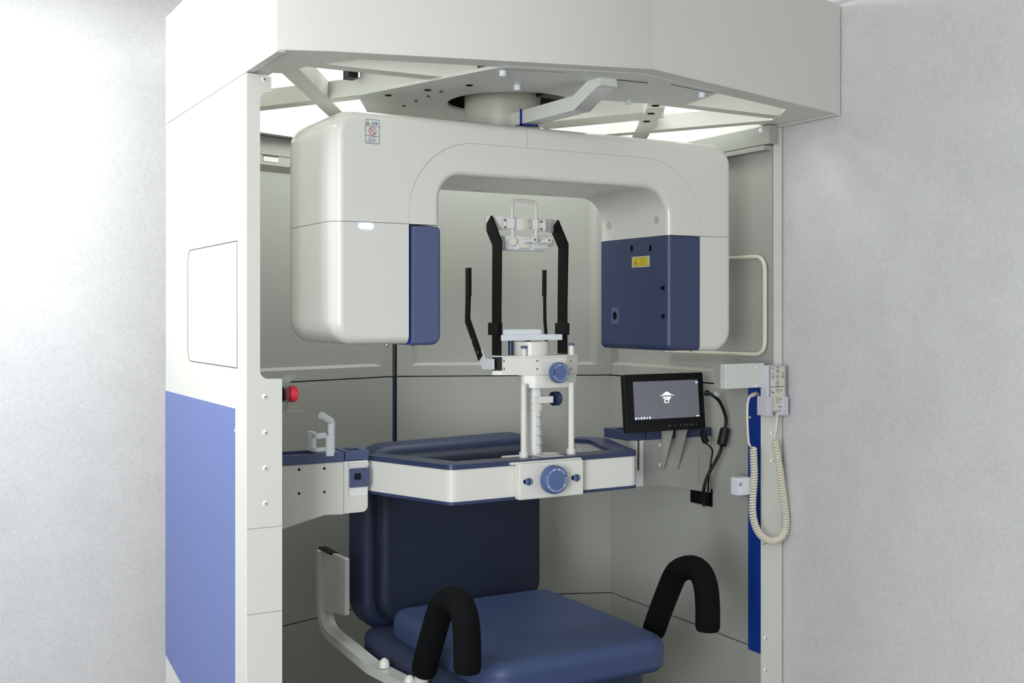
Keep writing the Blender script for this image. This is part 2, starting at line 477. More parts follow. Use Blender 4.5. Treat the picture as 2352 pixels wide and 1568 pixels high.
# grip slot at the top of the left back panel
u = (Vector((*e1, 0))-Vector((*FL, 0))).normalized(); n = Vector((u.y, -u.x, 0))
o = P(634, 321, Y=3.47)
dl = (Vector((o.x, o.y, 0))-Vector((*FL, 0))).dot(u)
c0 = Vector((*FL, 0))+u*dl+Z3*1.838
mb = MB(); mb.flat([c0-u*.028+n*.0008-Z3*.008, c0+u*.028+n*.0008-Z3*.008, c0+u*.028+n*.0008+Z3*.012, c0-u*.028+n*.0008+Z3*.012], n, .0008)
part(cab, 'grip_slot', mb, 'panel')
mb = MB(); mb.flat([c0-u*.028+n*.001+Z3*.008, c0+u*.028+n*.001+Z3*.008, c0+u*.03+n*.001+Z3*.013, c0-u*.03+n*.001+Z3*.013], n, .001)
part(cab, 'slot_shade_strip', mb, 'seam')  # dark strip painted in as shade along the slot's top

# canopy
A_ = (XL, 2.335); K_ = (.843, 2.2936); B_ = (1.555, 2.097); C_ = (XR, 2.318)
can = MB()
def band(mb, p, q, z0, z1, th, inward):
    p = Vector((*p, 0)); q = Vector((*q, 0)); u = (q-p).normalized(); n = Vector((-u.y, u.x, 0))*inward
    mb.prism([(v.x, v.y) for v in (p, q, q+n*th, p+n*th)], z0, z1)
def outline(ps, th, z0, z1, mb):
    """open wall along plan points with mitred joints, thickness to the left of the path"""
    ps = [Vector((*p, 0)) for p in ps]; inn = []
    for i, p in enumerate(ps):
        d0 = (p-ps[max(i-1, 0)]) if i else (ps[1]-p); d1 = (ps[i+1]-p) if i < len(ps)-1 else (p-ps[i-1])
        d0.normalize(); d1.normalize(); n = (Vector((-d0.y, d0.x, 0))+Vector((-d1.y, d1.x, 0))).normalized()
        inn.append(p+n*th/max(.3, n.dot(Vector((-d0.y, d0.x, 0)))))
    mb.prism([(v.x, v.y) for v in ps]+[(v.x, v.y) for v in inn[::-1]], z0, z1)
outline([A_, K_, B_, C_], .018, ZB, ZT, can)
part(cab, 'canopy_fascia', can, 'panel')
mb = MB(); outline([(XL, 3.386), A_], .018, 1.9055, ZT, mb); part(cab, 'canopy_side', mb, 'panel')
mb = MB(); outline([C_, (XR, 3.37)], .016, ZB-.003, ZT, mb); part(cab, 'canopy_side', mb, 'panel')
mb = MB(); outline([(XR, 3.37), (1.588, 3.69), (XL, 3.386)], .016, ZB+.002, ZT, mb); part(cab, 'canopy_back', mb, 'panel')
mb = MB()
FP = [(XL+.0008, 2.60), (XL+.0008, 2.3357), (K_[0]+.0003, K_[1]+.0008), (B_[0], B_[1]+.0008), (C_[0]-.0008, C_[1]+.0007), (XR-.0008, 2.58)]
outline(FP, .062, ZB-.0008, ZB+.012, mb)
part(cab, 'canopy_flange', mb, 'panel')
mb = MB(); outline([(XR-.02, 3.36), (1.588, 3.672), (XL+.02, 3.378)], .035, ZB+.002, ZB+.012, mb); part(cab, 'canopy_flange', mb, 'panel')
# corner gussets
for sx in (1, -1):
    f = (lambda x: x) if sx == 1 else (lambda x: 3.111-x)
    mb = MB(); mb.prism([(f(.76), 2.36), (f(.95), 2.31), (f(.86), 2.44), (f(.83), 2.56), (f(.76), 2.58)][::sx], ZB-.0005, ZB+.010)
    part(cab, 'corner_gusset', mb, 'panel')
screw(cab, P(604, 148, Z=ZB-.001), -Z3, .0065, False)
# roof truss
def beam(p, q, w=.05, h=.045, z=ZB):
    p = Vector((*p, z)); q = Vector((*q, z)); mb = MB(); u = (q-p).normalized(); n = Vector((-u.y, u.x, 0))
    for s0, s1, z0, z1 in ((-w/2, w/2, 0, .004), (w/2-.004, w/2, .004, h), (-w/2, -w/2+.004, .004, h)):
        a = [p+n*s0, q+n*s0, q+n*s1, p+n*s1]
        mb.prism([(v.x, v.y) for v in a], z+z0, z+z1)
    return mb
for f in ((lambda x: x), (lambda x: 3.111-x)):
    part(cab, 'roof_beam', beam((f(.79), 2.455), (f(1.27), 2.445), .045, .042, ZB+.0022), 'panel')
    part(cab, 'roof_beam', beam((f(.82), 2.50), (f(1.21), 3.15), .05, .045, ZB+.0008), 'panel')
    part(cab, 'roof_beam', beam((f(.86), 3.15), (f(1.25), 2.50), .05, .045, ZB+.0015), 'panel')
    # curved gusset between the two beams
    mb = MB(); q = [(f(x), y) for x, y in [(.84, 2.50), (.87, 2.49)]+[(.845+.30*t, 2.50+.47*t-.045*math.sin(PI*t)*1.2+.02) for t in (.15, .3, .45, .6, .75, .9)]]
for px, py in ((1505, 243), (1495, 261), (1485, 279), (892, 219), (982, 207), (1078, 196)):
    o = P(px, py, Z=ZB+.0007 if px > 1400 else ZB-.0024); mb = MB().lathe([(.0108 if px > 1400 else .009, 0), (.0108 if px > 1400 else .009, .0014)], o+Z3*-.0008, Z3, 24); part(cab, 'beam_hole', mb, 'hole')
# centre plate with the swivel opening
hc = (1.48, 2.63); hr = .17
poly = [(1.24, 2.235), (1.555, 2.147), (1.86, 2.228), (1.895, 2.43), (1.63, 2.468)]+arc(hc[0], hc[1], hr, -62, -290, 30)+[(1.62, 2.99), (1.21, 2.965), (1.08, 2.72)]
part(cab, 'swivel_plate', MB().prism(poly, ZB-.002, ZB+.006), 'frame')
o = [P(1390, 180, Z=ZB-.0022), P(1487, 190, Z=ZB-.0022)]
part(cab, 'plate_slot', MB().tube(o, .0016, 6), 'seam')
o = [P(1541, 193, Z=ZB-.0015), P(1637, 213, Z=ZB-.0015)]
part(cab, 'plate_slot', MB().tube(o, .0016, 6), 'seam')
part(cab, 'plate_slot', MB().tube([P(1150, 158, Z=ZB-.0015), P(1300, 166, Z=ZB-.0015)], .001, 6), 'seam')
for px, py in ((1155, 163), (1188, 196), (1612, 213), (1444, 228)):
    o = P(px, py, Z=ZB-.002); part(cab, 'plate_foot', MB().lathe([(.0085, 0), (.0085, .011), (.007, .0125)], o, -Z3, 16), 'milky')
for px, py in ((928, 242), (956, 231), (984, 220), (1013, 209)):
    o = P(px, py, Z=ZB-.002); part(cab, 'plate_bolt', MB().lathe([(.0045, 0), (.0045, .003)], o, -Z3, 10), 'seam')
# boxes inside the canopy
def obox(p, q, w, z0, z1, side=1):
    mb = MB(); band(mb, p, q, z0, z1, w, side); return mb
part(cab, 'opening_shade_cap', MB().lathe([(0, .14), (.24, .14), (.24, .012), (.23, .012), (.23, .13), (0, .13)], (1.49, 2.66, ZB), Z3, 40), 'seam')  # dark cap added over the swivel opening so it reads dark
part(cab, 'drive_housing', obox((1.905, 2.60), (1.71, 2.94), .12, ZB+.01, ZB+.10, -1), 'panel')
part(cab, 'opening_shade_box', MB().box(1.535, 1.70, 2.495, 2.595, ZB+.016, ZB+.12, .003), 'black', 'added black box for the dark inside the swivel opening')  # black box added to stand in for the dark of the opening
part(cab, 'drive_housing', obox((1.09, 2.72), (1.245, 2.46), .006, ZB+.006, ZB+.072, -1), 'panel')
o = P(808, 172, Z=ZB+.045); part(cab, 'cable_box', MB().box(o.x-.012, o.x+.014, o.y-.01, o.y+.03, o.z-.008, o.z+.05, .001), 'black', 'black box inside the canopy')
for px, py in ((831, 195), (920, 184)):
    u = Vector((1.245-1.09, 2.46-2.72, 0)).normalized(); n = Vector((u.y, -u.x, 0))
    o0 = Vector((1.09, 2.72, 0)); a = (px-1176)/F; d = Vector((VW[0]+RT[0]*a, VW[1]+RT[1]*a, (720-py)/F))
    n = Vector((-u.y, u.x, 0)); n = n if n.dot(d) < 0 else -n
    t = n.dot(o0)/n.dot(d); pt = d*t+Z3*H
    screw(cab, pt+n*.001, n, .006)

# ------------------------------------------------------------------ rotating gantry
GY0, GY1 = 2.5, 2.838
gan = thing('scanner_gantry', 'glossy off-white rotating U-shaped scanner arm hanging from the cabin roof, with blue heads', 'scanner arm', (1.4925, 2.70, 1.9))
gl, gr = .925, 2.129; gt = H+.482; gbl = H-.0735; gbr = H-.106; zs = H+.2165
ax0, ax1, az = 1.125, 2.0135, H+.4226
ix0, ix1, iz = 1.2085, 1.903, H+.342
fr, bk = .022, .05
def warp(co):
    w = max(0, min(1, (1.125-co.x)/.11)); w = w*w*(3-2*w)
    Y1 = GY1+.098*w; y = GY0+(co.y-GY0)*(Y1-GY0)/(GY1-GY0)
    d = Y1-y; R = .17; s = 0
    if d < R: s = R-math.sqrt(max(0, R*R-(R-d)**2))
    s += .006*(1-min(1, (y-GY0)/.2))
    k = (co.x-gl)/.19
    x = co.x+s*max(0, 1-max(k, 0))
    return Vector((x, y, co.z))
xm = 1.455; gp = .0006
mb = MB()
mb.pillow([(gl, zs+gp, 0, .03, .03), (gl, gt, .058, fr, bk), (xm-gp, gt-.002, 0, 0, 0), (xm-gp, az+gp, 0, 0, 0), (ax0-gp, az+gp, .18, 0, 0), (ax0-gp, zs+gp, 0, 0, 0)], 'Y', GY0, GY1, 0, 0, 24, 6, warp, None, 16)
part(gan, 'upper_cover', mb, 'shell')
mb = MB()
mb.pillow([(xm+gp, gt-.002, 0, fr, bk), (gr, gt-.004, .06, .02, bk), (gr, zs+gp, 0, 0, 0), (ax1+gp, zs+gp, 0, 0, 0), (ax1+gp, az+gp, .185, 0, 0), (xm+gp, az+gp, 0, 0, 0)], 'Y', GY0, GY1, 0, 0, 24, 6)
part(gan, 'upper_cover', mb, 'shell')
mb = MB()
mb.pillow([(gl, zs-gp, 0, .03, .03), (gl, gbl, .06, .022, bk), (ax0-.001, gbl, 0, 0, 0), (ax0-.001, zs-gp, 0, 0, 0)], 'Y', GY0, GY1, 0, 0, 24, 6, warp, None, 16)
lc = part(gan, 'detector_cover', mb, 'shell')
mb = MB()
mb.pillow([(ax1+gp, zs-gp, 0, 0, 0), (ax1+gp, gbr, 0, .018, bk), (gr, gbr, .062, .02, bk), (gr, zs-gp, 0, 0, 0)], 'Y', GY0, GY1, 0, 0, 24, 6)
rc = part(gan, 'tube_cover', mb, 'shell')
mb = MB()
mb.pillow([(ax0, zs, 0, 0, 0), (ax0, az, .18, 0, 0), (ax1, az, .185, 0, 0), (ax1, zs, 0, 0, 0), (ix1, zs, 0, .016, .016), (ix1, iz, .075, .016, .016), (ix0, iz, .062, .016, .016), (ix0, zs, 0, 0, 0)], 'Y', GY0-.0004, GY1, 0, 0, 24, 5)
ac = part(gan, 'arch_cover', mb, 'shell')
# slots under the bridge and recesses on the inner face
for px, py in ((1090, 410), (1218, 413), (1360, 428), (1100, 438), (1252, 446)):
    o = P(px, py, Z=iz-.0004)
    part(gan, 'underside_recess', MB().box(o.x-.016, o.x+.016, o.y-.006, o.y+.006, o.z, o.z+.001), 'beige')
for px, py, r in ((1399, 518, .012), (1508, 505, .012)):
    o = P(px, py, X=ix1)
    part(gan, 'round_recess', MB().lathe([(r, .0), (r, .0012), (r*.86, .0016), (r*.7, .0006), (0, .0006)], o, -X3, 24), 'beige')
# left blue head
mb = MB()
mb.pillow([(1.1335, gbl-.003, 0, .003, .003), (1.1335, zs-.004, 0, .004, .004), (ix0+.004, zs-.004, .014, .012, .012), (ix0+.004, gbl-.003, .024, .012, .012)], 'Y', GY0+.001, GY1, 0, 0, 8, 5)
mb.mi = 1; mb.box(1.1255, 1.14, GY0+.012, GY1-.02, gbl, zs-.003)
dh = part(gan, 'detector_head', mb, ['blue', 'strip'], 'slate blue detector head on the left arm')
for px in (889, 948):
    o = P(px, 792, Y=GY0+.06); o.z = gbl-.003
    part(gan, 'bottom_screw', MB().lathe([(.007, -.002), (.007, .001), (.004, .0045), (0, .0055)], o, -Z3, 16), 'silver')
# right blue head
mb = MB()
mb.pillow([(ax1-.001, gbr+.003, 0, .003, .003), (ax1-.001, zs-.001, 0, .002, .002), (ix1, zs-.001, 0, .014, .012), (ix1, gbr+.003, .018, .014, .012)], 'Y', GY0-.001, GY1, 0, 0, 8, 5)
th_ = part(gan, 'tube_head', mb, 'deep', 'dark blue X-ray head on the right arm')
def onhead(px, py): return P(px, py, X=ix1)
for px, py, w, h in ((1451, 570, .011, .017), (1494, 570, .011, .016), (1522, 661, .017, .011), (1523, 726, .014, .0115)):
    o = onhead(px, py); part(th_, 'slot', MB().box(o.x-.0006, o.x+.004, o.y-w/2, o.y+w/2, o.z-h/2, o.z+h/2), 'hole')
a = onhead(1405, 706); b = onhead(1422, 744)
mb = MB().box(a.x-.0012, a.x+.002, min(a.y, b.y), max(a.y, b.y), b.z, a.z, .0004)
ww = part(th_, 'beam_window', mb, 'blue', 'small blue plate with an oval port')
o = onhead(1413, 725)
mb = MB(); vs = [Vector((a.x-.0013, o.y+.010*math.cos(t*PI/12), o.z+.0115*math.sin(t*PI/12))) for t in range(24)]; mb.flat(vs, -X3, .0005)
part(ww, 'port', mb, 'hole')
# warning label on the head
a = onhead(1452, 592); b = onhead(1492, 610); o = (a+b)/2; o.x = ix1-.0006; lu = -Y3; w = abs(a.y-b.y); h = .0305
mb = MB(); mb.box(o.x-.0003, o.x+.0008, o.y-w/2, o.y+w/2, o.z-h/2, o.z+h/2)
mb.mi = 1; mb.box(o.x-.0006, o.x, o.y-w/2+.003, o.y+w/2-.003, o.z-h/2+.0024, o.z+h/2-.0024)
o2 = o-X3*.0007
mb.mi = 2
iw, ih = w-.008, h-.006
mb.strip2d([(-iw/2-.001, -ih/2), (iw/2+.001, -ih/2), (iw/2+.001, ih/2), (-iw/2-.001, ih/2)], .0006, o2, lu, Z3, closed=True)
mb.strip2d([(-.032, -.0085), (-.014, -.0085), (-.023, .0085)], .0012, o2, lu, Z3, closed=True)
mb.flat([o2+lu*(-.023)+Vector((0, c*.0018, s*.0032-.003)) for c, s in [(math.cos(k*PI/6), math.sin(k*PI/6)) for k in range(12)]], -X3, .0003)
for k, (st, sz) in enumerate((('レーザ光', .0046), ('クラス2', .0042), ('ビームを見ないこと', .0038), ('レーザ製品', .003))):
    mb.text(st, sz, o2+lu*.011+Z3*(.008-.0053*k), lu, Z3)
part(th_, 'laser_label', mb, ['sticker', 'yellow', 'ink'], 'yellow laser warning label', ang=0)
for px in (1587, 1592):
    if px == 1592: continue
    o = P(px, 806, Y=GY0+.05); o.z = gbr+.003
    part(gan, 'bottom_screw', MB().lathe([(.007, -.002), (.007, .001), (.004, .0045), (0, .0055)], o, -Z3, 16), 'silver')
# status light
a = P(823, 518, Y=GY0); b = P(858, 519, Y=GY0)
mb = MB().pillow([(a.x, a.z-.0075, .0074), (b.x, a.z-.0075, .0074), (b.x, a.z+.0075, .0074), (a.x, a.z+.0075, .0074)], 'Y', GY0+.0005, GY0-.0012, 0, .0006)
part(gan, 'status_light', mb, 'led', 'glowing bluish white light bar')
# caution label
a = P(839.5, 272.5, Y=GY0); b = P(871, 332, Y=GY0); x0, x1, z1, z0 = a.x, b.x, a.z-.001, b.z+.001
o = Vector(((x0+x1)/2, GY0-.0003, (z0+z1)/2)); w = x1-x0; h = z1-z0
mb = MB(); mb.pillow([(x0, z0, .004), (x1, z0, .004), (x1, z1, .004), (x0, z1, .004)], 'Y', GY0+.001, GY0-.0003)
mb.mi = 1
o1 = o-Y3*.0001
mb.strip2d([(q[0]-o.x, q[1]-o.z) for q in round_poly([(x0, z0, .004), (x1, z0, .004), (x1, z1, .004), (x0, z1, .004)], 6)], .0009, o1, X3, Z3, closed=True)
for zz in (h*.5-.0158*1.0, h*.5-.0385): mb.strip2d([(-w/2, zz), (w/2, zz)], .0009, o1, X3, Z3)
mb.text('注意', .0088, o1+X3*.0052+Z3*(h/2-.0095), X3, Z3)
for k, st in enumerate(('アームを手で', '動かさないこと', '可動部や隙間に', '手や指を入れないこと')):
    mb.text(st, .0031, o1+Z3*(-h/2+.0160-.0043*k), X3, Z3)
tri = [(-.0165+.0, h/2-.013), (-.0065, h/2-.013), (-.0115, h/2-.0035)]
mb.flat([o1+X3*x+Z3*z for x, z in tri], -Y3, .0002)
hand = [(-.004, -.006), (.003, -.0065), (.0045, -.002), (.0045, .004), (.002, .006), (-.001, .0065), (-.002, .003), (-.002, 0), (-.006, .002), (-.0065, 0)]
mb.strip2d([(x, z+h/2-.0272) for x, z in hand], .0006, o1, X3, Z3, closed=True)
mb.mi = 2
cx, cz = sum(t[0] for t in tri)/3, sum(t[1] for t in tri)/3
mb.flat([o1-Y3*.0002+X3*(cx+(x-cx)*.72)+Z3*(cz+(z-cz)*.72) for x, z in tri], -Y3, .0002)
mb.mi = 1; mb.flat([o1-Y3*.0005+X3*(cx+x)+Z3*(cz+z) for x, z in ((-.0004, -.0012), (.0004, -.0012), (.0006, .003), (-.0006, .003))], -Y3, .0002)
mb.mi = 3
mb.strip2d([(.0092*math.cos(k*PI/20), .0092*math.sin(k*PI/20)+h/2-.0272) for k in range(40)], .0012, o1-Y3*.0003, X3, Z3, closed=True)
mb.strip2d([(-.0065, .0065+h/2-.0272), (.0065, -.0065+h/2-.0272)], .0014, o1-Y3*.0003, X3, Z3)
part(gan, 'caution_label', mb, ['sticker', 'ink', 'yellow', 'redink'], 'white caution label with a red prohibition sign', ang=0)
# column into the roof and cable arm
part(gan, 'swivel_column', MB().cyl((1.4925, 2.70, gt-.01), (1.4925, 2.70, 2.12), .1036, 0, 48), 'beige')
pth = [(1.5176, 2.225, ZB-.004), (1.5165, 2.25, ZB-.008), (1.499, 2.315, H+.51), (1.486, 2.60, H+.51)]
mb = MB().sweep(pth, .046, .034, X3)
part(gan, 'cable_arm', mb, 'frame')
mb = MB()
for x0, x1, z0, z1 in ((1.462, 1.466, H+.489, H+.531), (1.508, 1.512, H+.489, H+.531), (1.462, 1.512, H+.489, H+.4925)): mb.box(x0, x1, 2.545, 2.552, z0, z1)
part(gan, 'arm_clip', mb, 'strip', 'blue clip around the cable arm')

# ------------------------------------------------------------------ support rail in front of the patient
rail = thing('support_rail', 'off-white waist-high rail with navy edging, bent around the seat in front of the backrest', 'rail', (1.58, 2.6, H-.48))
zb, zt = H-.4826, H-.400
path = [(1.171, 2.90), (1.2845, 2.596), (1.8715, 2.604), (1.985, 2.93), (1.93, 3.0)]
def offset_line(pts, d):
    out = []
    for k, p in enumerate(pts):
        p = Vector(p); d0 = (p-Vector(pts[k-1])).normalized() if k else None
        d1 = (Vector(pts[k+1])-p).normalized() if k < len(pts)-1 else None
        d0 = d0 or d1; d1 = d1 or d0
        n0 = Vector((-d0.y, d0.x)); n1 = Vector((-d1.y, d1.x)); b = (n0+n1).normalized()
        out.append(p+b*d/max(.3, b.dot(n0)))
    return out
def ribbon(pts, off0, off1, z0, z1, r, b=0):
    R = fillet_path([(q.x, q.y, 0) for q in offset_line(pts, off0)], r, 8)
    L = fillet_path([(q.x, q.y, 0) for q in offset_line(pts, off1)], max(.004, r-off1+off0), 8)
    mb = MB(); v = [[mb.bm.verts.new((q.x, q.y, z)) for q in ln] for ln, z in ((R, z0), (R, z1), (L, z1), (L, z0))]
    for k in range(len(R)-1):
        for a in range(4): c = (a+1) % 4; mb._f((v[a][k], v[a][k+1], v[c][k+1], v[c][k]))
    mb._f([q[0] for q in v]); mb._f([q[-1] for q in v][::-1])
    return mb
pb = path[:]; 
part(rail, 'band', ribbon(path, 0, .012, zb, zt, .03), 'white')
part(rail, 'top_edging', ribbon(path, -.003, .062, zt, zt+.013, .035), 'edge', 'navy strip along the top of the rail')
part(rail, 'bottom_edging', ribbon(path, -.002, .03, zb-.008, zb, .035), 'edge', 'navy strip along the bottom of the rail')
for px, py in ((1389, 1028),):
    o = P(px, py, Y=2.94)
    part(rail, 'screw', MB().lathe([(.0055, 0), (.0055, .003), (0, .0035)], o, -Y3, 14), 'steel')

# ------------------------------------------------------------------ head positioner on the rail
hp = thing('head_positioner', 'white chin rest column with black temple bars and blue knobs, clamped on the support rail', 'chin rest', (1.575, 2.58, zb))
bx0, bx1 = 1.4725, 1.673
part(hp, 'clamp_block', MB().box(bx0, bx1, 2.572, 2.598, H-.4895, H-.394, .004, 3), 'white')
part(hp, 'clamp_top', MB().box(bx0-.018, bx1+.002, 2.585, 2.618, H-.397, H-.391, .0015).box(bx0+.03, bx1+.002, 2.61, 2.725, H-.397, H-.391, .0015), 'white')
part(hp, 'base_plate', MB().box(1.57, 1.637, 2.612, 2.70, H-.391, H-.386, .001), 'white')
def face(px, py, Y): return P(px, py, Y=Y)
def dial(name, px, py, r, Y, depth, texts, arcs):
    o = face(px, py, Y)
    mb = MB().lathe([(r*.55, -depth-.004), (r*.55, -.0)]+[], o, -Y3, 24) if False else MB()
    mb.lathe([(r*.9, -depth), (r, -depth+.002), (r, -.007), (r*.975, -.003), (r*.93, -.0007), (r*.9, 0), (0, 0)], o, -Y3, 48)
    k = part(hp, name, mb, 'knob')
    mb = MB(); oo = o-Y3*.0004; rr = r*.76
    for a0, a1, head in arcs:
        mb.strip2d(arc(0, 0, rr, a0, a1, 16), r*.045, oo, X3, Z3)
        d = 1 if a1 > a0 else -1
        if head:
            t = math.radians(a1); c = Vector((rr*math.cos(t), rr*math.sin(t))); tg = Vector((-math.sin(t), math.cos(t)))*d; nn = Vector((math.cos(t), math.sin(t)))
            q = [c+tg*r*.13, c-tg*r*.06+nn*r*.09, c-tg*r*.06-nn*r*.09]
            mb.flat([oo+X3*v.x+Z3*v.y for v in q], -Y3, .0003)
    for st, ac_, flip in texts:
        n = len(st)
        for i, ch in enumerate(st):
            da = 17*(i-(n-1)/2); t = math.radians(ac_-da if not flip else ac_+da)
            c = oo+X3*rr*math.cos(t)+Z3*rr*math.sin(t)
            ro = t-PI/2 if not flip else t+PI/2
            uu = X3*math.cos(ro)+Z3*math.sin(ro); vv = -X3*math.sin(ro)+Z3*math.cos(ro)
            mb.text(ch, r*.25, c, uu, vv)
    part(k, 'dial_marking', mb, 'inkwhite', ang=0)
    mb = MB().cyl(o+Y3*(depth+.014), o+Y3*(depth-.002), r*.45); part(k, 'spindle', mb, 'navyknob')
    return k
dial('height_knob', 1278.5, 1102.5, .0375, 2.535, .024, [('さがる', 178, False), ('あがる', -12, False)], [(150, 102, 1), (30, 78, 1), (265, 212, 1), (-88, -32, 1)])
dial('width_knob', 1288, 856, .0285, 2.60, .018, [('とじる', 48, False), ('ひらく', 243, True)], [(205, 95, 1), (17, -28, 1), (150, 205, 1), (-92, -38, 1)])
for px, py in ((1215, 1106), (1325, 1097)):
    o = face(px, py, 2.566)
    mb = MB().lathe([(.0095, -.004), (.0095, .0005), (.0085, .002), (0, .002)], o, -Y3, 24)
    mb.mi = 1; mb.box(o.x-.0014, o.x+.0014, o.y-.0026, o.y-.0018, o.z-.009, o.z+.009)
    s_ = part(hp, 'slotted_screw', mb, ['knob', 'ink'], 'blue slotted screw')
    part(s_, 'slot_hole', MB().lathe([(.006, 0), (.006, .0009)], (o.x-.008, 2.5722, o.z), -Y3, 20), 'hole')
rodL = P(1203, 970, Y=2.64); rodR = P(1312, 970, Y=2.64)
for r_, zz in ((rodL, 0), (rodR, 0)):
    rd = part(hp, 'guide_rod', MB().cyl((r_.x, r_.y, H-.395), (r_.x, r_.y, H-.19), .0085, 0, 24), 'white')
    part(rd, 'collar', MB().cyl((r_.x, r_.y, H-.3915), (r_.x, r_.y, H-.372), .0125, .001, 24), 'white')
cc = P(1227, 990, Y=2.685); cx, cy = cc.x, cc.y
zc = lambda py: H-(py-720)/F*(VW[0]*cx+VW[1]*cy)
part(hp, 'lift_column', MB().cyl((cx, cy, zc(1055)), (cx, cy, zc(880)), .0215, 0, 36), 'bright')
part(hp, 'column_base', MB().cyl((cx, cy, H-.387), (cx, cy, zc(1046)), .025, .002, 36), 'white')
part(hp, 'column_collar', MB().cyl((cx, cy, zc(941)), (cx, cy, zc(927)), .0245, .001, 36), 'white')
cl = part(hp, 'clamp_arm', MB().pillow([(cx-.024, cy-.024, .02), (cx+.045, cy-.03, .003), (cx+.045, cy+.0, .003), (cx+.02, cy+.024, .01), (cx-.024, cy+.024, .02)], 'Z', zc(924.5), zc(909), .0015, .0015), 'white')
o = Vector((cx+.044, cy-.017, zc(916)))
mb = MB().lathe([(.0065, -.002), (.0065, .019), (.016, .019), (.0178, .007), (.0195, .007), (.0195, .024), (.017, .027), (0, .027)], o, (1, .15, 0), 36)
part(hp, 'clamp_knob', mb, 'navyknob')
# height scale
mb = MB(); z0, z1 = zc(1042), zc(942)
n = 6; a0, a1 = -108, -44
ring = [(cx+.0218*math.cos(math.radians(a0+(a1-a0)*k/n)), cy+.0218*math.sin(math.radians(a0+(a1-a0)*k/n))) for k in range(n+1)]
inn = [(cx+.021*math.cos(math.radians(a0+(a1-a0)*k/n)), cy+.021*math.sin(math.radians(a0+(a1-a0)*k/n))) for k in range(n+1)]
mb.prism(ring+inn[::-1], z0, z1)
mb.mi = 1
def onc(ang, z): t = math.radians(ang); return Vector((cx+.022*math.cos(t), cy+.022*math.sin(t), z))
for k in range(19):
    z = z1-.004-k*(z1-z0-.006)/18; big = k % 4 == 2
    a_ = -106 if big else -80
    pts_ = [onc(a_+(-46-a_)*j/4, z) for j in range(5)]
    for p, q in zip(pts_, pts_[1:]):
        nn = Vector((p.x-cx, p.y-cy, 0)).normalized(); mb.flat([p-Z3*.0005, q-Z3*.0005, q+Z3*.0005, p+Z3*.0005], nn, .0002)
    if big:
        t = math.radians(-74); nn = Vector((math.cos(t), math.sin(t), 0)); uu = Vector((-math.sin(t), math.cos(t), 0))
        mb.text(str(130-10*(k//4)), .0065, onc(-70, z-.004)+nn*.0003, uu, Z3)
part(hp, 'height_scale', mb, ['scale', 'inkblue'], 'cream scale strip with blue numbers', ang=0)
# head block
hb0, hb1 = P(1127, 820, Y=2.69).x, P(1330, 820, Y=2.69).x
hx = (hb0+hb1)/2
zz = lambda py: H-(py-720)/F*3.07
bx = lambda px, Y: P(px, 840, Y=Y).x
outl = [(bx(1127, 2.735), 2.735, .004), (bx(1130, 2.69), 2.69, .003), (bx(1153, 2.672), 2.672, .004), (bx(1238, 2.63), 2.63, .06), (bx(1300, 2.63), 2.63, .03), (bx(1329, 2.66), 2.66, .015), (bx(1329, 2.66), 2.735, .01)]
part(hp, 'head_block', MB().pillow(outl, 'Z', zz(860.5), zz(821), 0, .001), 'white')
topl = [(x, y-(.002 if 1 < i < 6 else 0), r) for i, (x, y, r) in enumerate(outl)]
part(hp, 'block_lid', MB().pillow(topl, 'Z', zz(821), zz(816.5), .001, .001), 'white')
low = [(bx(1190, 2.735), 2.735, .006), (bx(1197, 2.665), 2.665, .012), (bx(1240, 2.632), 2.632, .05), (bx(1302, 2.632), 2.632, .03), (bx(1326, 2.66), 2.66, .015), (bx(1326, 2.66), 2.735, .01)]
part(hp, 'lower_block', MB().pillow(low, 'Z', zz(891), zz(861.3), .001, 0), 'white')
for px in (1158, 1234, 1311):
    for py in (828.5, 847):
        o = P(px, py, Y={1158: 2.6695, 1234: 2.6325, 1311: 2.64}[px])
        part(hp, 'screw_hole', MB().lathe([(.0026, -.008), (.0026, .0008), (0, .0008)], o, -Y3, 12), 'steel')
# chin cup, posts, pads
o = P(1221, 812, Y=2.69)
part(hp, 'chin_cup', MB().lathe([(.0485, 0), (.0485, .036), (.0475, .0375), (.043, .0375), (.041, .030), (0, .030)], (o.x, o.y, zz(817)), Z3, 48), 'white')
for px, py0, py1 in ((1203.5, 818, 803), (1312.5, 818, 796)):
    o = P(px, 815, Y=2.652); k = VW[0]*o.x+VW[1]*o.y; zq = lambda py: H-(py-720)/F*k
    pp = part(hp, 'pin', MB().cyl((o.x, o.y, zq(py0)), (o.x, o.y, zq(py1)+.003), .008, 0, 20), 'white')
    part(pp, 'pin_cap', MB().cyl((o.x, o.y, zq(py1)+.003), (o.x, o.y, zq(py1)+.0105), .0083, .0008, 20), 'blue')
for px, Yp in ((1173.5, 2.715), (1213, 2.745)):
    o = P(px, 790, Y=Yp); part(hp, 'chin_rod', MB().cyl((o.x, o.y, zz(817)), (o.x, o.y, zz(772)), .008, 0, 20), 'navyknob')
def slab(px0, px1, py0, py1, Y0, Y1, r=.004):
    a = P(px0, py0, Y=Y0); b = P(px1, py1, Y=Y0); return MB().pillow([(a.x, Y0, r), (b.x, Y0, r), (b.x, Y1, r), (a.x, Y1, r)], 'Z', b.z, a.z, .0015, .0015)
part(hp, 'chin_board', slab(1152, 1293, 769, 780.5, 2.685, 2.74), 'milky')
part(hp, 'chin_board', slab(1152, 1246, 757, 769, 2.70, 2.76, .006), 'milky')
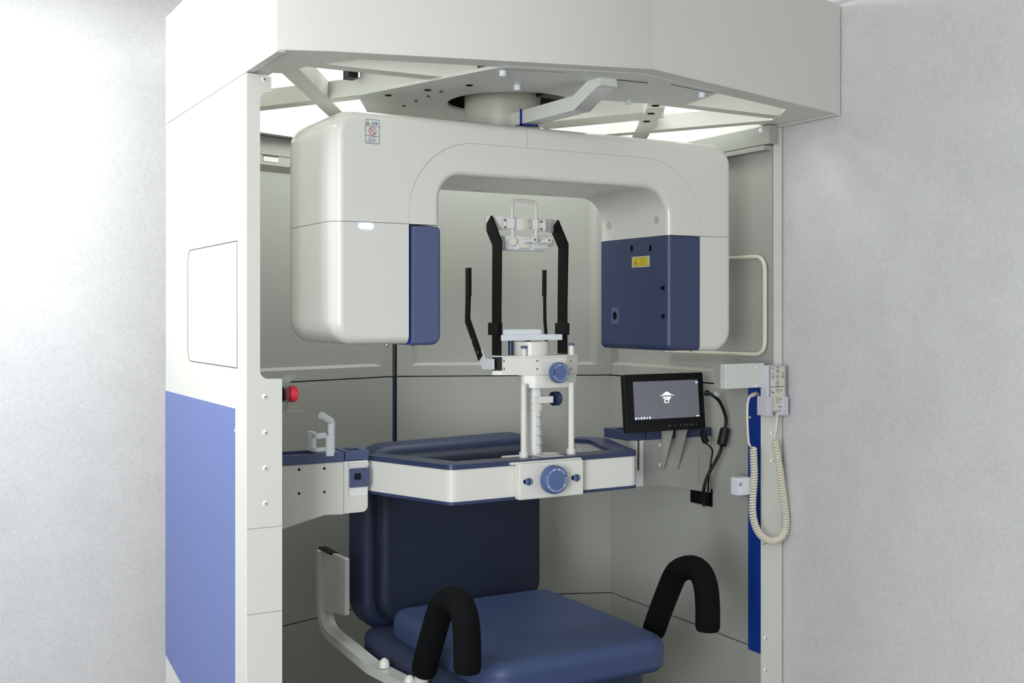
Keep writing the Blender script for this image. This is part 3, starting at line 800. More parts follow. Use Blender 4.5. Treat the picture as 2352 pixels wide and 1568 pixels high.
# temple bars: bent flat bars in the depth plane
def bent(px, pts, wY, th, Yref, side=None):
    """flat bar through photo points (px,py) in a plane of constant X"""
    q = [P(x, y, X=px) for x, y in pts]
    return MB().sweep(q, th, wY, X3)
xl = P(1141, 700, Y=2.711).x; xr = P(1293, 700, Y=2.711).x
for X, pts, lab, bpx in ((xl, [(1141, 851), (1141, 700), (1142, 558), (1122, 508)], 'left', 1138), (xr, [(1292, 812), (1292, 700), (1294, 565), (1274, 517)], 'right', 1292)):
    tb = part(hp, 'temple_bar', bent(X, pts, .046, .005, 0), 'matte')
    o = P(bpx, 755, X=X)
    part(tb, 'slide_clamp', MB().box(X-.010, X+.008, o.y-.026, o.y+.026, o.z-.017, o.z+.017, .002), 'black')
fa, fb_ = P(1131, 835, Y=2.6885), P(1153, 835, Y=2.671)
dv = (fb_-fa).normalized(); nv = Vector((dv.y, -dv.x, 0))
mb = MB().flat([Vector((q.x, q.y, z)) for q, z in ((fa, zz(850)), (fb_, zz(850)), (fb_, zz(819)), (fa, zz(819)))], nv, .003)
part(hp, 'bar_foot', mb, 'matte')
# rear ear bars
XA = 1.44; 
eb = part(hp, 'ear_bar', bent(XA, [(1075.5, 616), (1075.5, 680), (1074, 735), (1104, 822)], .026, .004, 0), 'matte')
part(eb, 'ear_pad', bent(XA-.001, [(1076, 615), (1076, 680)], .022, .008, 0), 'black')
for px, py in ((1088, 780), (1101, 809)):
    part(eb, 'bolt', MB().lathe([(.004, 0), (.004, .003), (0, .0035)], P(px, py, X=XA)-Vector((.003, 0, 0)), (-1, -.0, 0), 12), 'steel')
part(eb, 'ear_bracket', bent(XA+.003, [(1100, 806), (1112, 836), (1134, 836)], .028, .004, 0), 'milky')
XB = 1.705
eb2 = part(hp, 'ear_bar', bent(XB, [(1251, 620), (1251, 680), (1251.5, 735), (1258, 818)], .012, .004, 0), 'matte')
part(eb2, 'ear_pad', bent(XB-.001, [(1250.5, 620), (1250, 680)], .012, .008, 0), 'black')
# forehead band between the bars
fc = P(1207, 515, Y=2.70)
zf = lambda py, Y: P(1207, py, Y=Y).z
yb = P(1118, 505, X=xl).y
mb = MB(); N = 16; z0_, z1_ = P(1207, 530, Y=2.735).z, P(1207, 499, Y=2.735).z
xa, xb2 = xl-.003, xr+.011
ro = []; ri = []
for k in range(N+1):
    t = k/N; x = xa+(xb2-xa)*t; s = abs(2*t-1); y = 2.735+.032*max(0, (s-.3)/.7)**2
    ro.append((x, y)); ri.append((x, y+.006))
mb.prism(ro+ri[::-1], z0_, z1_)
fb = part(hp, 'forehead_band', mb, 'white')
def fbx(px): return P(px, 515, Y=2.733).x
mb = MB().box(fbx(1154), fbx(1180), 2.728, 2.737, z0_+.002, z1_-.004, .001).box(fbx(1228), fbx(1252), 2.728, 2.737, z0_+.001, z1_-.005, .001).box(fbx(1178), fbx(1230), 2.731, 2.737, z0_+.004, z1_-.005, .001)
part(fb, 'band_plate', mb, 'bright')
for px, py in ((1160, 505.5), (1160, 522), (1243, 509), (1243, 526)):
    part(fb, 'bolt', MB().lathe([(.0036, 0), (.0036, .002), (.0016, .0022), (0, .0012)], P(px, py, Y=2.728), -Y3, 14), 'steel')
def finger_knob(o, d, r, h):
    mb = MB(); N = 24; rows = [(r, 0), (r, h*.85), (r*.88, h), (0, h)]
    mb.lathe([(r*.97, 0), (r*.97, h*.8), (r*.86, h), (0, h)], o, d, 24)
    d = Vector(d).normalized(); up = Z3 if abs(d.z) < .9 else X3; a = d.cross(up).normalized(); b = d.cross(a)
    for k in range(14):
        t = 2*PI*k/14; c = Vector(o)+(a*math.cos(t)+b*math.sin(t))*r*.95
        mb.cyl(c+d*h*.08, c+d*h*.82, r*.13, 0, 6)
    return mb
part(fb, 'band_knob', finger_knob(P(1207, 515, Y=2.731), (.35, -1, .0), .0125, .016), 'cream')
wz = lambda px, py: P(px, py, Y=2.726)
wire = fillet_path([wz(1177, 548), wz(1176, 460), wz(1231, 463.5), wz(1231, 548)], .014, 8)
for pa, pb_ in ((1160, 1177), (1218, 1231)):
    part(fb, 'wire_clamp', MB().box(fbx(pa), fbx(pb_), 2.7185, 2.7275, z0_+.004, z1_-.005, .0015), 'bright')
part(fb, 'wire_loop', MB().tube(wire, .0046, 12), 'white')
cz0, cz1 = P(1200, 576, Y=2.735).z, P(1200, 541, Y=2.735).z
nx0, nx1 = P(1157, 558, Y=2.735).x, P(1250, 558, Y=2.735).x
nose = part(hp, 'nose_rest', MB().pillow([(2.726, cz0, .008), (2.726, cz1, .008), (2.757, cz1, .008), (2.757, cz0, .008)], 'X', nx0, nx1, .004, .004), 'milky')
for a_, b_ in ((1187, 1212), (1221, 1250)):
    xa_, xb_ = P(a_, 558, Y=2.735).x, P(b_, 558, Y=2.735).x
    part(nose, 'sleeve', MB().pillow([(2.720, cz0+.004, .008), (2.720, cz1+.001, .008), (2.755, cz1+.001, .008), (2.755, cz0+.004, .008)], 'X', xa_, xb_, .001, .001), 'white')
part(nose, 'side_knob', finger_knob(P(1176, 555, Y=2.735), (-.45, -1, -.05), .0125, .02), 'cream')
part(nose, 'side_knob', finger_knob(P(1262, 559, Y=2.75), (1, -.3, 0), .0095, .012), 'cream')
for p0, p1 in (((1203, 555), (1227, 550.5)), ((1236, 557), (1260, 552))):
    a = P(*p0, Y=2.722); b = P(*p1, Y=2.675)
    pg = part(nose, 'peg', MB().cyl(a, b, .0062, 0, 16), 'bright')
    mb = MB().lathe([(.0088, -.003), (.0088, .002), (.008, .003), (0, .003)], b, (b-a), 20); mb.mi = 1
    mb.lathe([(.0036, .0025), (.0036, .0034), (0, .0034)], b, (b-a), 12)
    part(pg, 'peg_tip', mb, ['bright', 'steel'])

# ------------------------------------------------------------------ left tray bracket
YT = 2.85
lt = thing('left_tray_bracket', 'light grey bracket under a slate blue tray, fixed inside the left post', 'bracket', (.95, YT, .8))
q = [P(x, y, Y=YT) for x, y in ((649, 1068), (789, 1060), (789, 1181), (745, 1182.5), (649, 1215))]
x0_ = .802
pts = [(x0_, q[0].z, 0), (q[1].x, q[1].z, 0), (q[2].x, q[2].z, 0), (q[3].x, q[3].z, 0), (q[4].x, q[4].z, 0), (x0_, .762, 0)]
part(lt, 'plate', MB().pillow(pts, 'Y', YT, YT+.02, .001, 0), 'white')
for px, py in ((687, 1078), (745, 1075.5), (687, 1133), (745, 1129.5)):
    part(lt, 'bolt_hole', MB().lathe([(.0034, -.002), (.0034, .0007), (0, .0007)], P(px, py, Y=YT), -Y3, 12), 'hole')
zA, zB_ = P(789, 1060, Y=YT).z, P(789, 1038, Y=YT).z
def tray(x0, x1, y0, y1, z0, z1, wx0, wx1, wy0, wy1, dep):
    mb = MB()
    mb.box(x0, x1, y0, y1, z0, z1-dep, .001); e = .0
    for a in ((x0, wx0, y0, y1), (wx1, x1, y0, y1), (wx0, wx1, y0, wy0), (wx0, wx1, wy1, y1)): mb.box(a[0], a[1], a[2], a[3], z1-dep, z1)
    return mb
part(lt, 'tray', tray(x0_, q[1].x, YT-.004, YT+.10, zA, zB_, x0_+.01, q[1].x-.065, YT+.012, YT+.085, .02), 'blue', 'slate blue tray with a recess')
hx0, hx1 = q[1].x+.004, P(846, 1058, Y=YT).x
part(lt, 'cup_tray', tray(hx0, hx1, YT-.004, YT+.085, zA+.003, zB_+.002, hx0+.014, hx1-.014, YT+.008, YT+.06, .012), 'blue', 'slate blue end tray with a round notch')
zlo = P(845, 1174, Y=YT).z
part(lt, 'end_box', MB().pillow([(hx0-.003, zlo, 0), (hx1-.002, zlo, .016), (hx1-.002, P(0, 1140, Y=YT).z*0+P(845, 1136, Y=YT).z, 0), (hx0+.010, P(845, 1136, Y=YT).z, 0), (hx0+.010, zA+.001, 0), (hx0-.003, zA+.001, 0)], 'Y', YT-.002, YT+.03, .001, 0), 'white')
part(lt, 'hinge_block', MB().box(hx0+.011, hx1-.0005, YT+.002, YT+.04, P(845, 1137, Y=YT).z, zA, .001), 'bright')
part(lt, 'hinge_cap', MB().box(hx0+.013, hx1, YT-.004, YT+.004, P(845, 1068, Y=YT).z, P(845, 1061, Y=YT).z, .001), 'white')
la, lb = P(803, 1075, Y=YT), P(847, 1116, Y=YT)
lp = part(lt, 'latch_plate', MB().box(la.x, lb.x+.001, YT-.005, YT+.002, lb.z, la.z-.001, .001), 'blue', 'slate blue latch plate')
o = P(822, 1094, Y=YT-.006)
part(lp, 'latch_switch', MB().box(o.x-.0095, o.x+.0075, YT-.009, YT-.004, o.z-.008, o.z+.0085, .001), 'black')
for py in (1078.5, 1107.5):
    part(lp, 'screw', MB().lathe([(.0042, 0), (.0042, .001), (.0018, .0014), (0, .0003)], P(842, py, Y=YT-.005), -Y3, 14), 'steel')

# hook clip on the tray
hk = thing('hook_clip', 'milky white plastic clip with a bent hook, standing on the left blue tray', 'clip', P(757, 1045, Y=YT-.01))
f = lambda px, py, Y=YT-.006: P(px, py, Y=Y)
a, b = f(748, 1000), f(765, 1046)
mb = MB().box(a.x, b.x, YT-.014, YT-.005, b.z, a.z, .001)
part(hk, 'front_tab', mb, 'milky')
a = f(718, 992); b = f(765, 1040)
mb = MB(); xx0, xx1 = a.x, P(748, 1000, Y=YT-.006).x+.002
mb.box(xx0, xx0+.010, YT-.006, YT+.03, b.z+.006, a.z, .001).box(xx0, xx1, YT-.006, YT+.002, a.z-.018, a.z-.004, .001).box(xx0, xx1, YT-.006, YT+.002, b.z+.006, b.z+.016, .001)
part(hk, 'clamp_frame', mb, 'milky')
mb = MB().tube(fillet_path([f(761, 1040, YT+.008), f(761, 968, YT+.008), f(737, 953, YT-.01)], .008, 6), .0098, 16)
part(hk, 'hook', mb, 'milky')

# ------------------------------------------------------------------ right bracket with tray
YR = 2.80
rb = thing('right_tray_bracket', 'light grey bracket with dark blue tray below the monitor, on the right cabin wall', 'bracket', (2.2, YR, .8))
g2 = lambda px, py: P(px, py, Y=YR)
q = [g2(1480, 1010), g2(1637, 998), g2(1637, 1131), g2(1515, 1113), g2(1480, 1116)]
xe = 2.298
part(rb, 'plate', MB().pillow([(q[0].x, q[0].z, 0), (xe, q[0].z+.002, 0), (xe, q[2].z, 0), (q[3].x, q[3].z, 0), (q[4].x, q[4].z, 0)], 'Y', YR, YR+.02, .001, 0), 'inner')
zt0, zt1 = q[0].z-.001, g2(1480, 990).z
part(rb, 'tray', MB().box(q[0].x+.004, xe, YR-.004, YR+.06, zt0, zt1, .002), 'deep', 'dark blue tray')
cx0, cx1 = g2(1439, 1000).x, q[0].x+.0
part(rb, 'cup_tray', tray(cx0, cx1, YR-.004, YR+.12, zt0+.002, zt1+.003, cx0+.012, cx1-.012, YR+.012, YR+.085, .012), 'deep', 'dark blue end tray')
part(rb, 'end_box', MB().box(g2(1462, 1050).x, q[0].x-.001, YR+.002, YR+.04, q[4].z, zt0, .001), 'bright')
part(rb, 'hinge_slot', MB().box(g2(1465, 1050).x, g2(1468.5, 1050).x, YR, YR+.004, g2(1465, 1080).z, g2(1465, 1012).z), 'seam')
a, b = g2(1511.5, 1012), g2(1520, 1077)
ms = part(rb, 'mount_strip', MB().box(a.x, b.x, YR-.003, YR+.001, b.z, a.z, .0006), 'inner')
for py in (1022, 1067): screw(ms, P(1516, py, Y=YR-.003), -Y3, .0048)
part(rb, 'cover_seam', MB().strip2d([(0, 0), (.042, 0), (.042, .095), (0, .095)], .001, g2(1605, 1112)-Y3*.0002, X3, Z3, closed=True), 'seam', ang=0)

# ------------------------------------------------------------------ monitor
YM = 2.72
bl, br = P(1440, 992, Y=YM), P(1621, 986, Y=YM); tl = P(1433.5, 857, Y=YM+.016)
mon = thing('monitor', 'small black monitor showing a white mountain logo, on the right bracket', 'monitor', (bl+br)/2)
roll = math.radians(1.0); MX = Matrix.Translation((bl+br)/2) @ Matrix.Rotation(math.radians(0), 4, 'Y') @ Matrix.Rotation(math.radians(-5), 4, 'X')
mw = (br-bl).length; mh = (tl-Vector((bl.x, bl.y, bl.z))).length
mh = tl.z-bl.z
mb = MB().pillow([(-mw/2, 0, .006), (mw/2, 0, .006), (mw/2, mh, .006), (-mw/2, mh, .006)], 'Y', 0, .022, .002, .006, mtx=MX)
part(mon, 'bezel', mb, 'black')
mu = (MX.to_3x3() @ X3); mv = (MX.to_3x3() @ Z3); mn = mu.cross(mv); mo = MX @ Vector((0, 0, 0))
s0x, s1x, s0z, s1z = -mw/2+mw*.103, mw/2-mw*.073, mh*.215, mh*.872
mb = MB().flat([mo+mu*x+mv*z+mn*.0004 for x, z in ((s0x, s0z), (s1x, s0z), (s1x, s1z), (s0x, s1z))], mn, .0003)
sc = part(mon, 'screen', mb, 'screen', 'grey desktop with a white logo')
cxm = (s0x+s1x)/2+.001; czm = (s0z+s1z)/2+.008
mb = MB(); oo = mo+mn*.0007
pk = [(x*1.3, z*1.05) for x, z in [(-.021, .0025), (-.014, .0058), (-.008, .0098), (-.0045, .0132), (-.0015, .0142), (.0015, .0142), (.0045, .0132), (.008, .0098), (.014, .0058), (.0225, .0025), (.013, .0042), (.006, .0046), (0, .0048), (-.006, .0046), (-.013, .0042)]]
mb.flat([oo+mu*(cxm+x)+mv*(czm+z) for x, z in pk], mn, .0001)
mb.text('NAOMI', .0088, oo+mu*(cxm-.001)+mv*(czm-.0022), mu, mv, bold=.0003)
mb.text('CT', .0165, oo+mu*(cxm-.001)+mv*(czm-.0130), mu, mv, bold=.0005)
part(sc, 'logo', mb, 'glow', ang=0)
for k in range(6):
    mb = MB(); c = oo+mu*(s0x+.004+k*.0102)+mv*(s0z+.0045)
    mb.flat([c+mu*x*.0026+mv*z*.0026 for x, z in ((-1, -1), (1, -1), (1, 1), (-1, 1))], mn, .0001)
    part(sc, 'taskbar_icon', mb, 'icon' if k in (1, 4) else 'glow', ang=0)
c = oo+mu*(s1x-.005)+mv*(s1z-.008); mb = MB().flat([c+mu*x*.005+mv*z*.0022 for x, z in ((-1, -1), (1, -1), (1, 1), (-1, 1))], mn, .0001)
part(sc, 'desktop_icon', mb, 'icon', ang=0)
c = oo+mu*(s1x-.007)+mv*(s0z+.003); mb = MB().flat([c+mu*x*.006+mv*z*.001 for x, z in ((-1, -1), (1, -1), (1, 1), (-1, 1))], mn, .0001)
part(sc, 'clock_line', mb, 'glow', ang=0)
mb = MB(); oz = mo+mn*.0005+mv*mh*.085
for x, st in ((-.05, '•'), (-.029, '−'), (-.008, 'MENU'), (.013, '▼'), (.034, '▲'), (.054, 'PC/AV'), (.076, 'POWER')): mb.text(st, .0046, oz+mu*(x+.029-.012), mu, mv)
part(mon, 'button_marking', mb, 'print', ang=0)
part(mon, 'power_light', MB().flat([oz+mu*(.111+.001*math.cos(t))+mv*.001*math.sin(t) for t in [k*PI/4 for k in range(8)]], mn, .0002), 'green', ang=0)
for pa, pb_ in (((1519.5, 1540), (1515, 1531)), ((1551, 1570), (1549.5, 1562))):
    X = g2(pa[0]-2, 1000).x
    mb = MB().flat([Vector((X, YR-.001, g2(pa[0], 988).z)), Vector((X, YR-.062, g2(pa[0], 988).z+.01)), Vector((X, YR-.012, g2(pa[0], 1076).z)), Vector((X, YR-.001, g2(pa[0], 1076).z))], X3, .003)
    part(mon, 'stand_fin', mb, 'inner')
part(mon, 'stand_plate', MB().box(g2(1512, 990).x, g2(1580, 990).x, YM+.02, YR-.002, br.z+.012, br.z+.016, .001), 'inner')

# monitor cables
YC = 2.70
cp = smooth_path([P(1620, 901, Y=YC+.02), P(1634, 906, Y=YC), P(1653, 922, Y=YC-.01), P(1667, 958, Y=YC-.01), P(1665, 985, Y=YC-.01), P(1660, 1005, Y=YC-.01), P(1655, 1035, Y=YC), P(1640, 1065, Y=YC+.01), P(1625, 1093, Y=YC+.02), P(1617, 1122, Y=YC+.03), P(1615, 1150, Y=YC+.05), P(1617, 1160, Y=YC+.07)], 8)
vc = thing('monitor_cable', 'thick black cable with a ferrite lump looping down from the right edge of the monitor', 'cable', P(1617, 1160, Y=YC+.07))
part(vc, 'cable', MB().tube(cp, .0052, 12), 'cable')
part(vc, 'plug', MB().cyl(P(1619, 901, Y=YC+.02), P(1628, 903, Y=YC+.01), .009, .001, 20), 'cable')
part(vc, 'ferrite', MB().tube([P(1666, 982, Y=YC-.01), P(1665.5, 986, Y=YC-.01), P(1658, 1020, Y=YC-.01), P(1657, 1023, Y=YC-.01)], [.012, .0155, .0155, .012], 20), 'cable')
c = P(1646, 905, Y=YC-.017); mb = MB().box(-.009, .009, -.0005, .0005, -.006, .006, 0, mtx=Matrix.Translation(c) @ Matrix.Rotation(math.radians(25), 4, 'Y'))
part(vc, 'tag', mb, 'sticker', 'white tag on the cable')
pc = thing('power_cable', 'thin black cable with a small lump hanging below the right corner of the monitor', 'cable', P(1624, 1150, Y=YC+.05))
pp_ = smooth_path([P(1612, 985, Y=YC+.02), P(1618, 1005, Y=YC), P(1624, 1019, Y=YC), P(1636, 1033, Y=YC), P(1633, 1062, Y=YC+.01), P(1628, 1100, Y=YC+.02), P(1626, 1130, Y=YC+.04), P(1622, 1158, Y=YC+.06)], 8)
part(pc, 'cable', MB().tube(pp_, .0026, 10), 'cable')
part(pc, 'ferrite', MB().tube([P(1613, 992, Y=YC), P(1614, 994, Y=YC), P(1621, 1014, Y=YC), P(1622, 1016, Y=YC)], [.008, .0105, .0105, .008], 16), 'cable')
# cable opening in the wall
a, b = P(1587, 1125, X=2.30), P(1637, 1160, X=2.30)
part(cab, 'cable_opening', MB().box(2.2975, 2.2995, min(a.y, b.y), max(a.y, b.y), P(1612, 1158, X=2.30).z, P(1612, 1118, X=2.30).z), 'hole', 'dark cable opening in the right cabin wall')

# ------------------------------------------------------------------ right wall things
lp_ = [P(x, y, X=2.314) for x, y in ((1680, 590), (1722, 588), (1757, 588), (1757, 817), (1700, 815), (1530, 808))]
lpth = [Vector((2.314, 2.86, lp_[2].z)), Vector((2.314, lp_[2].y, lp_[2].z)), Vector((2.314, lp_[3].y, lp_[3].z+.003)), Vector((2.314, lp_[5].y+.0, lp_[3].z+.0))]
solo('cable_loop', MB().tube(fillet_path(lpth, .045, 8), .0062, 14), 'cream', 'cream rounded tube loop mounted on the right inner wall behind the scanner arm', 'tube', lpth[1])
jb = thing('junction_box', 'light grey metal box with four screws at the top of the blue strip', 'box', (2.22, 2.57, 1.13))
a, b = P(1665, 836, Y=2.53), P(1755, 893, Y=2.53)
part(jb, 'cover', MB().box(a.x, b.x, 2.53, 2.551, P(1700, 891.5, Y=2.53).z, a.z, .001), 'frame')
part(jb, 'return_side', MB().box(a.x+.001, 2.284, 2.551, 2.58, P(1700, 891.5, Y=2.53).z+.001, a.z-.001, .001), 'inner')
for px, py in ((1669, 842), (1738, 844), (1669, 882), (1738, 886)): screw(jb, P(px, py, Y=2.53), -Y3, .0045)
# controller holder + controller
YH = 2.505
hold = thing('controller_holder', 'light grey plastic cradle on the right post holding the hand controller', 'holder', P(1780, 955, Y=2.55))
p = lambda px, py, Y=YH: P(px, py, Y=Y)
a, b = p(1763, 911), p(1775, 955)
part(hold, 'left_jaw', MB().box(a.x, b.x, YH, 2.551, b.z, a.z, .002), 'controller')
a, b = p(1799, 911), p(1811, 953)
mb = MB().pillow([(a.x-.004, b.z, .001), (b.x, b.z, .001), (b.x, a.z, .001), (a.x+.003, a.z, .001)], 'Y', YH, 2.551, .001, 0)
part(hold, 'right_jaw', mb, 'controller')
a, b = p(1755, 925, 2.535), p(1805, 953, 2.535)
part(hold, 'back_plate', MB().box(a.x, b.x, 2.543, 2.551, b.z, a.z, .001), 'controller')
ctl = thing('hand_controller', 'pale grey hand controller with blue bordered arrow keypad, in the cradle on the post', 'controller', p(1785, 946, 2.52))
YK = 2.512
a, b = p(1766, 839, YK), p(1806.5, 945, YK)
part(ctl, 'case', MB().pillow([(a.x-.006, b.z, .002), (b.x+.001, b.z, .002), (b.x+.001, a.z, .004), (a.x-.006, a.z, .004)], 'Y', YK, YK+.03, .002, .002), 'controller')
a, b = p(1767, 839.5, YK), p(1804.5, 943, YK); w = b.x-a.x; h = a.z-b.z; o = Vector(((a.x+b.x)/2, YK-.0004, (a.z+b.z)/2))
mb = MB(); mb.box(o.x-w/2, o.x+w/2, YK-.0003, YK+.001, o.z-h/2, o.z+h/2-.001)
mb.mi = 1; mb.strip2d([(-w/2+.001, -h/2+.001), (w/2-.001, -h/2+.001), (w/2-.001, h/2-.002), (-w/2+.001, h/2-.002)], .0024, o, X3, Z3, closed=True)
def kz(py): return P(1785, py, Y=YK).z-o.z
def kx(px): return P(px, 870, Y=YK).x-o.x
mb.strip2d([(-w/2+.004, kz(888.5)), (w/2-.004, kz(887.5))], .0016, o, X3, Z3)
mb.strip2d([(-w/2+.006, kz(924.5)), (w/2-.004, kz(923.5))], .0006, o, X3, Z3)
for st, px, py in (('Back', 1786, 843.5), ('Left', 1774, 857), ('Right', 1798, 857), ('Front', 1786, 886), ('Up', 1794.5, 896), ('Down', 1794.5, 916), ('NARE-1', 1793, 934.5), ('R1', 1786, 865)):
    mb.text(st, .0052 if st != 'R1' else .006, o+X3*kx(px)+Z3*kz(py), X3, Z3, bold=.0001)
mb.strip2d([(kx(1771), kz(849)), (kx(1771), kz(845.5)), (kx(1778), kz(845.5)), (kx(1778), kz(849))], .0012, o, X3, Z3)
mb.strip2d([(kx(1771), kz(894)), (kx(1772.5), kz(901)), (kx(1778), kz(901))], .0022, o, X3, Z3); mb.strip2d([(kx(1773), kz(901)), (kx(1773), kz(904.5))], .0014, o, X3, Z3)
part(ctl, 'keypad', mb, ['keypad', 'inkblue'], 'cream keypad with blue lettering', ang=0)
for px, py, dr in ((1786, 852, 90), (1774.5, 865.5, 180), (1798, 865, 0), (1786, 878.5, -90), (1786, 865, None), (1786, 896.5, 91), (1785.5, 916.5, -91)):
    c = o+X3*kx(px)+Z3*kz(py); mb = MB()
    mb.strip2d([(.0056*math.cos(k*PI/12), .0056*math.sin(k*PI/12)) for k in range(24)], .0008, c-Y3*.0003, X3, Z3, closed=True)
    if dr is not None:
        t0 = math.radians(round(dr/90)*90); tri = [(.0032*math.cos(t0+k*2*PI/3), .0032*math.sin(t0+k*2*PI/3)) for k in range(3)]
        if abs(dr) == 91: mb.strip2d(tri, .0009, c-Y3*.0003, X3, Z3, closed=True)
        else: mb.flat([c-Y3*.0005+X3*x+Z3*z for x, z in tri], -Y3, .0002)
    part(ctl, 'button', mb, 'inkblue', ang=0)
# coiled cord
YQ = 2.512
core = smooth_path([P(x, y, Y=YQ) for x, y in ((1730, 1028), (1731, 1060), (1732, 1090), (1731, 1112), (1729, 1140), (1728, 1170), (1732, 1198), (1742, 1222), (1758, 1237), (1776, 1242), (1793, 1235), (1804, 1218), (1805, 1190), (1801, 1155), (1795, 1110), (1788, 1060), (1779, 1012))], 10)
def resample(pts, n):
    d = [0]
    for a, b in zip(pts, pts[1:]): d.append(d[-1]+(b-a).length)
    out = []; j = 0
    for k in range(n):
        t = d[-1]*k/(n-1)
        while j < len(d)-2 and d[j+1] < t: j += 1
        out.append(pts[j].lerp(pts[j+1], (t-d[j])/max(1e-9, d[j+1]-d[j])))
    return out
TURN = 82; N = TURN*12
rs = resample(core, N); hel = []
for i, c in enumerate(rs):
    t = (rs[min(i+1, N-1)]-rs[max(i-1, 0)]).normalized(); n1 = Y3; n2 = t.cross(Y3).normalized()
    a = 2*PI*i/12; hel.append(c+(n1*math.cos(a)+n2*math.sin(a))*.0082)
lead = smooth_path([P(1732, 905, Y=2.548), P(1724, 908, Y=2.53), P(1717.5, 925, Y=2.52), P(1716.5, 965, Y=YQ), P(1719, 1010, Y=YQ), P(1722, 1022, Y=YQ), hel[0]], 8)
tail = smooth_path([hel[-1], P(1777, 1005, Y=YQ), P(1782, 985, Y=YQ+.005), P(1785, 958, Y=YQ+.01), P(1786, 944, Y=YQ+.012)], 8)
cd = thing('coiled_cord', 'cream coiled cord hanging in a loop from the hand controller to the blue strip', 'cord', core[70])
part(cd, 'cord', MB().tube(lead[:-1]+hel+tail[1:], .0034, 8), 'cream')
part(cd, 'plug', MB().tube([P(1737, 903, Y=2.58)+X3*-.0, P(1733, 904.5, Y=2.552), P(1726, 908, Y=2.535)], [.007, .0068, .005], 14), 'cream')
# milky block on the blue strip
a, b = P(1688, 1096, Y=2.58), P(1741, 1132, Y=2.58)
mb = MB().box(a.x, a.x+.045, 2.565, 2.60, b.z, a.z, .004).box(a.x+.04, 2.2855, 2.57, 2.595, b.z+.004, a.z-.004, .002)
blk = thing('plastic_stop', 'milky white plastic block fixed on the blue strip behind the coiled cord', 'plastic block', (2.25, 2.58, b.z))
part(blk, 'body', mb, 'milky')
o = P(1701, 1112, Y=2.565); part(blk, 'bore', MB().lathe([(.006, -.001), (.006, .0006), (0, .0006)], o, -Y3, 16), 'inner')

# ------------------------------------------------------------------ emergency stop
es = thing('emergency_stop', 'red mushroom push button with a clear guard on the inside of the left post', 'emergency button', (.83, 2.64, 1.156))
zE = P(668, 904.5, Y=2.64).z
part(es, 'button', MB().lathe([(.014, -.012), (.014, .0), (.0185, .003), (.0205, .008), (.0205, .014), (.018, .020), (.012, .0235), (0, .0245)], (.8685, 2.64, zE), X3, 32), 'red')
part(es, 'base', MB().cyl((.83, 2.64, zE), (.856, 2.64, zE), .0185, .001, 28), 'black')
prof = [(.898, zE+.040), (.882, zE+.044), (.870, zE+.040), (.862, zE+.028), (.859, zE+.012), (.859, zE-.012), (.856, zE-.028), (.850, zE-.038), (.834, zE-.040)]
mb = MB()
fp = smooth_path([(x, 0, z) for x, z in prof], 5); th2 = .0016
for y0, y1 in ((2.600, 2.602), (2.678, 2.68)): pass
L = []
for i, q in enumerate(fp):
    t = (fp[min(i+1, len(fp)-1)]-fp[max(i-1, 0)]).normalized(); n = Vector((-t.z, 0, t.x)); L.append((q, n))
out = [(q+n*th2/2) for q, n in L]+[(q-n*th2/2) for q, n in L[::-1]]
va = [mb.bm.verts.new((q.x, 2.607, q.z)) for q in out]; vb = [mb.bm.verts.new((q.x, 2.673, q.z)) for q in out]; m_ = len(out)
for k in range(m_): mb._f((va[k], va[(k+1) % m_], vb[(k+1) % m_], vb[k]))
for k in range(len(L)-1):
    for w_ in (va, vb): mb._f((w_[k], w_[k+1], w_[m_-2-k], w_[m_-1-k]))
mb.box(.834, .895, 2.61, 2.67, zE-.0415, zE-.040)
part(es, 'guard', mb, 'clear', 'clear bent plastic guard')

# ------------------------------------------------------------------ chair
ch = thing('patient_chair', 'navy blue vinyl patient chair with black foam grips, facing out of the cabin', 'chair', (1.555, 2.75, 0))
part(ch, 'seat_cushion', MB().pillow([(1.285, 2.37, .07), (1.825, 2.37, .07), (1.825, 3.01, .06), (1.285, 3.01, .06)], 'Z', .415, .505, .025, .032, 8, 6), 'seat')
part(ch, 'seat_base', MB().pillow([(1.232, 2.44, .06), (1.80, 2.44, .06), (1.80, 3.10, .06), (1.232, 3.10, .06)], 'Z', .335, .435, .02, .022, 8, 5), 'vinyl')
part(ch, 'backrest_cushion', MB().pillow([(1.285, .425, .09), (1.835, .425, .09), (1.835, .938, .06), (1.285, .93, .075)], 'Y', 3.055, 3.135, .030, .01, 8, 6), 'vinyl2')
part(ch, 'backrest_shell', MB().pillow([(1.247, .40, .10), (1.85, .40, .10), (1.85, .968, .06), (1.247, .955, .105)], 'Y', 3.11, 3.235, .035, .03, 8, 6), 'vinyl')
part(ch, 'pedestal', MB().box(1.30, 1.73, 2.55, 3.0, .08, .34, .01), 'vinyl')
part(ch, 'foot', MB().box(1.32, 1.79, 2.55, 3.1, 0, .08, .01), 'panel')
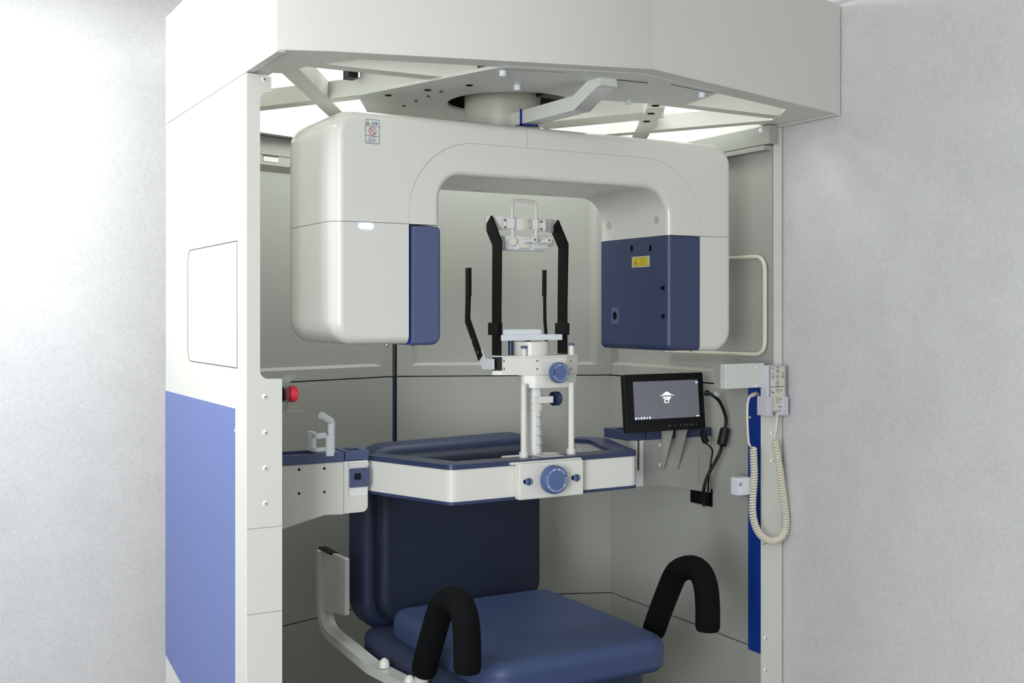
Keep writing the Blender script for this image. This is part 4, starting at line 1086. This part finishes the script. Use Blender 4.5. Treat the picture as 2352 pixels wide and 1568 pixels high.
for sx in (1, -1):
    fx = (lambda x: x) if sx == 1 else (lambda x: 3.11-x)
    xb = fx(1.196)
    bar = fillet_path([(xb, 3.285, .63 if sx == 1 else .45), (xb, 3.285, .395 if sx == 1 else .41)]+[(xb, 2.9, .378), (xb, 2.565, .402)], .09, 10)
    fr_ = part(ch, 'side_frame', MB().sweep(bar, .042, .026, X3), 'frame', 'off-white side bar')
    if sx == 1: part(fr_, 'mount_plate', MB().pillow([(3.095, .475, .005), (3.285, .445, .01), (3.285, .632, .004), (3.095, .640, .005)], 'X', fx(1.190), fx(1.204), .002, .002), 'frame')
    if sx == 1: part(fr_, 'end_cap', MB().box(min(xb-.012, xb+.012), max(xb-.012, xb+.012), 3.20, 3.305, .631, .638, .002), 'black')
    for y in (2.82, 2.655):
        part(fr_, 'dome_nut', MB().lathe([(.0145, .0), (.0145, .010), (.011, .019), (.004, .024), (0, .0245)], (xb, y, .40), Z3, 20), 'white')
    hpth = [P(x, y, X=1.2) for x, y in ((973, 1542), (984, 1497), (1001, 1435), (1014, 1395), (1028, 1381), (1045, 1379), (1059, 1392), (1069, 1425), (1073, 1480), (1073, 1543))]
    hpth = smooth_path([(fx(q.x), q.y, q.z) for q in hpth], 6)
    r_ = [.0325]*len(hpth); r_[0] = .0295; r_[-1] = .0295
    gp_ = part(ch, 'foam_grip', MB().tube(hpth, r_, 24), 'foam', 'black foam hand grip')
    a = hpth[0]; dd = (hpth[0]-hpth[3]).normalized()
    part(ch, 'grip_tube', MB().cyl(a-dd*.01, a+dd*.085, .0185, 0, 20), 'frame', 'off-white tube under the grip')
# ------------------------------------------------------------------ camera and light
cam = bpy.data.cameras.new('camera'); co = bpy.data.objects.new('camera', cam); C.objects.link(co)
cam.sensor_width = 36; cam.lens = 36*F/2352; cam.shift_y = -64/2352; cam.clip_start = .05
co.location = (0, 0, H); co.rotation_euler = (PI/2, 0, -TH)
bpy.context.scene.camera = co
def area(name, loc, sx, sy, power, rot=(0, 0, 0), col=(1, .98, .95)):
    l = bpy.data.lights.new(name, 'AREA'); l.shape = 'RECTANGLE'; l.size = sx; l.size_y = sy; l.energy = power; l.color = col
    o = bpy.data.objects.new(name, l); C.objects.link(o); o.location = loc; o.rotation_euler = rot
    return o
area('left_key_light', (-2.0, -.5, 1.40), 1.7, 1.5, 126, (PI/2, 0, -PI/2+.75), (.965, .99, 1.03))  # unseen soft key from the left, added without any window
area('ceiling_lamp', (.05, 2.8, 2.44), .7, .7, 26, (0, 0, 0), (.98, 1, 1.02))
area('ceiling_lamp', (1.6, 3.05, 2.36), 1.0, .5, 10, (0, 0, 0), (.98, 1, 1.01))
area('ceiling_lamp', (-.3, -.2, 2.44), 1.2, 1.2, 12, (0, 0, 0), (.98, 1, 1.02))  # soft overall fill added on the camera side, no fixture known
area('ceiling_lamp', (2.7, 2.7, 2.44), .3, .6, 8, (0, 0, 0), (.98, 1, 1.02))  # added to brighten the sliver above the right wall
w = bpy.data.worlds.new('world'); bpy.context.scene.world = w; w.use_nodes = True
w.node_tree.nodes['Background'].inputs[0].default_value = (.9, .93, 1, 1); w.node_tree.nodes['Background'].inputs[1].default_value = .1
vs_ = bpy.context.scene.view_settings
vs_.view_transform = 'Standard'; vs_.look = 'None'; vs_.gamma = 1; vs_.use_curve_mapping = False; vs_.exposure = 0.38
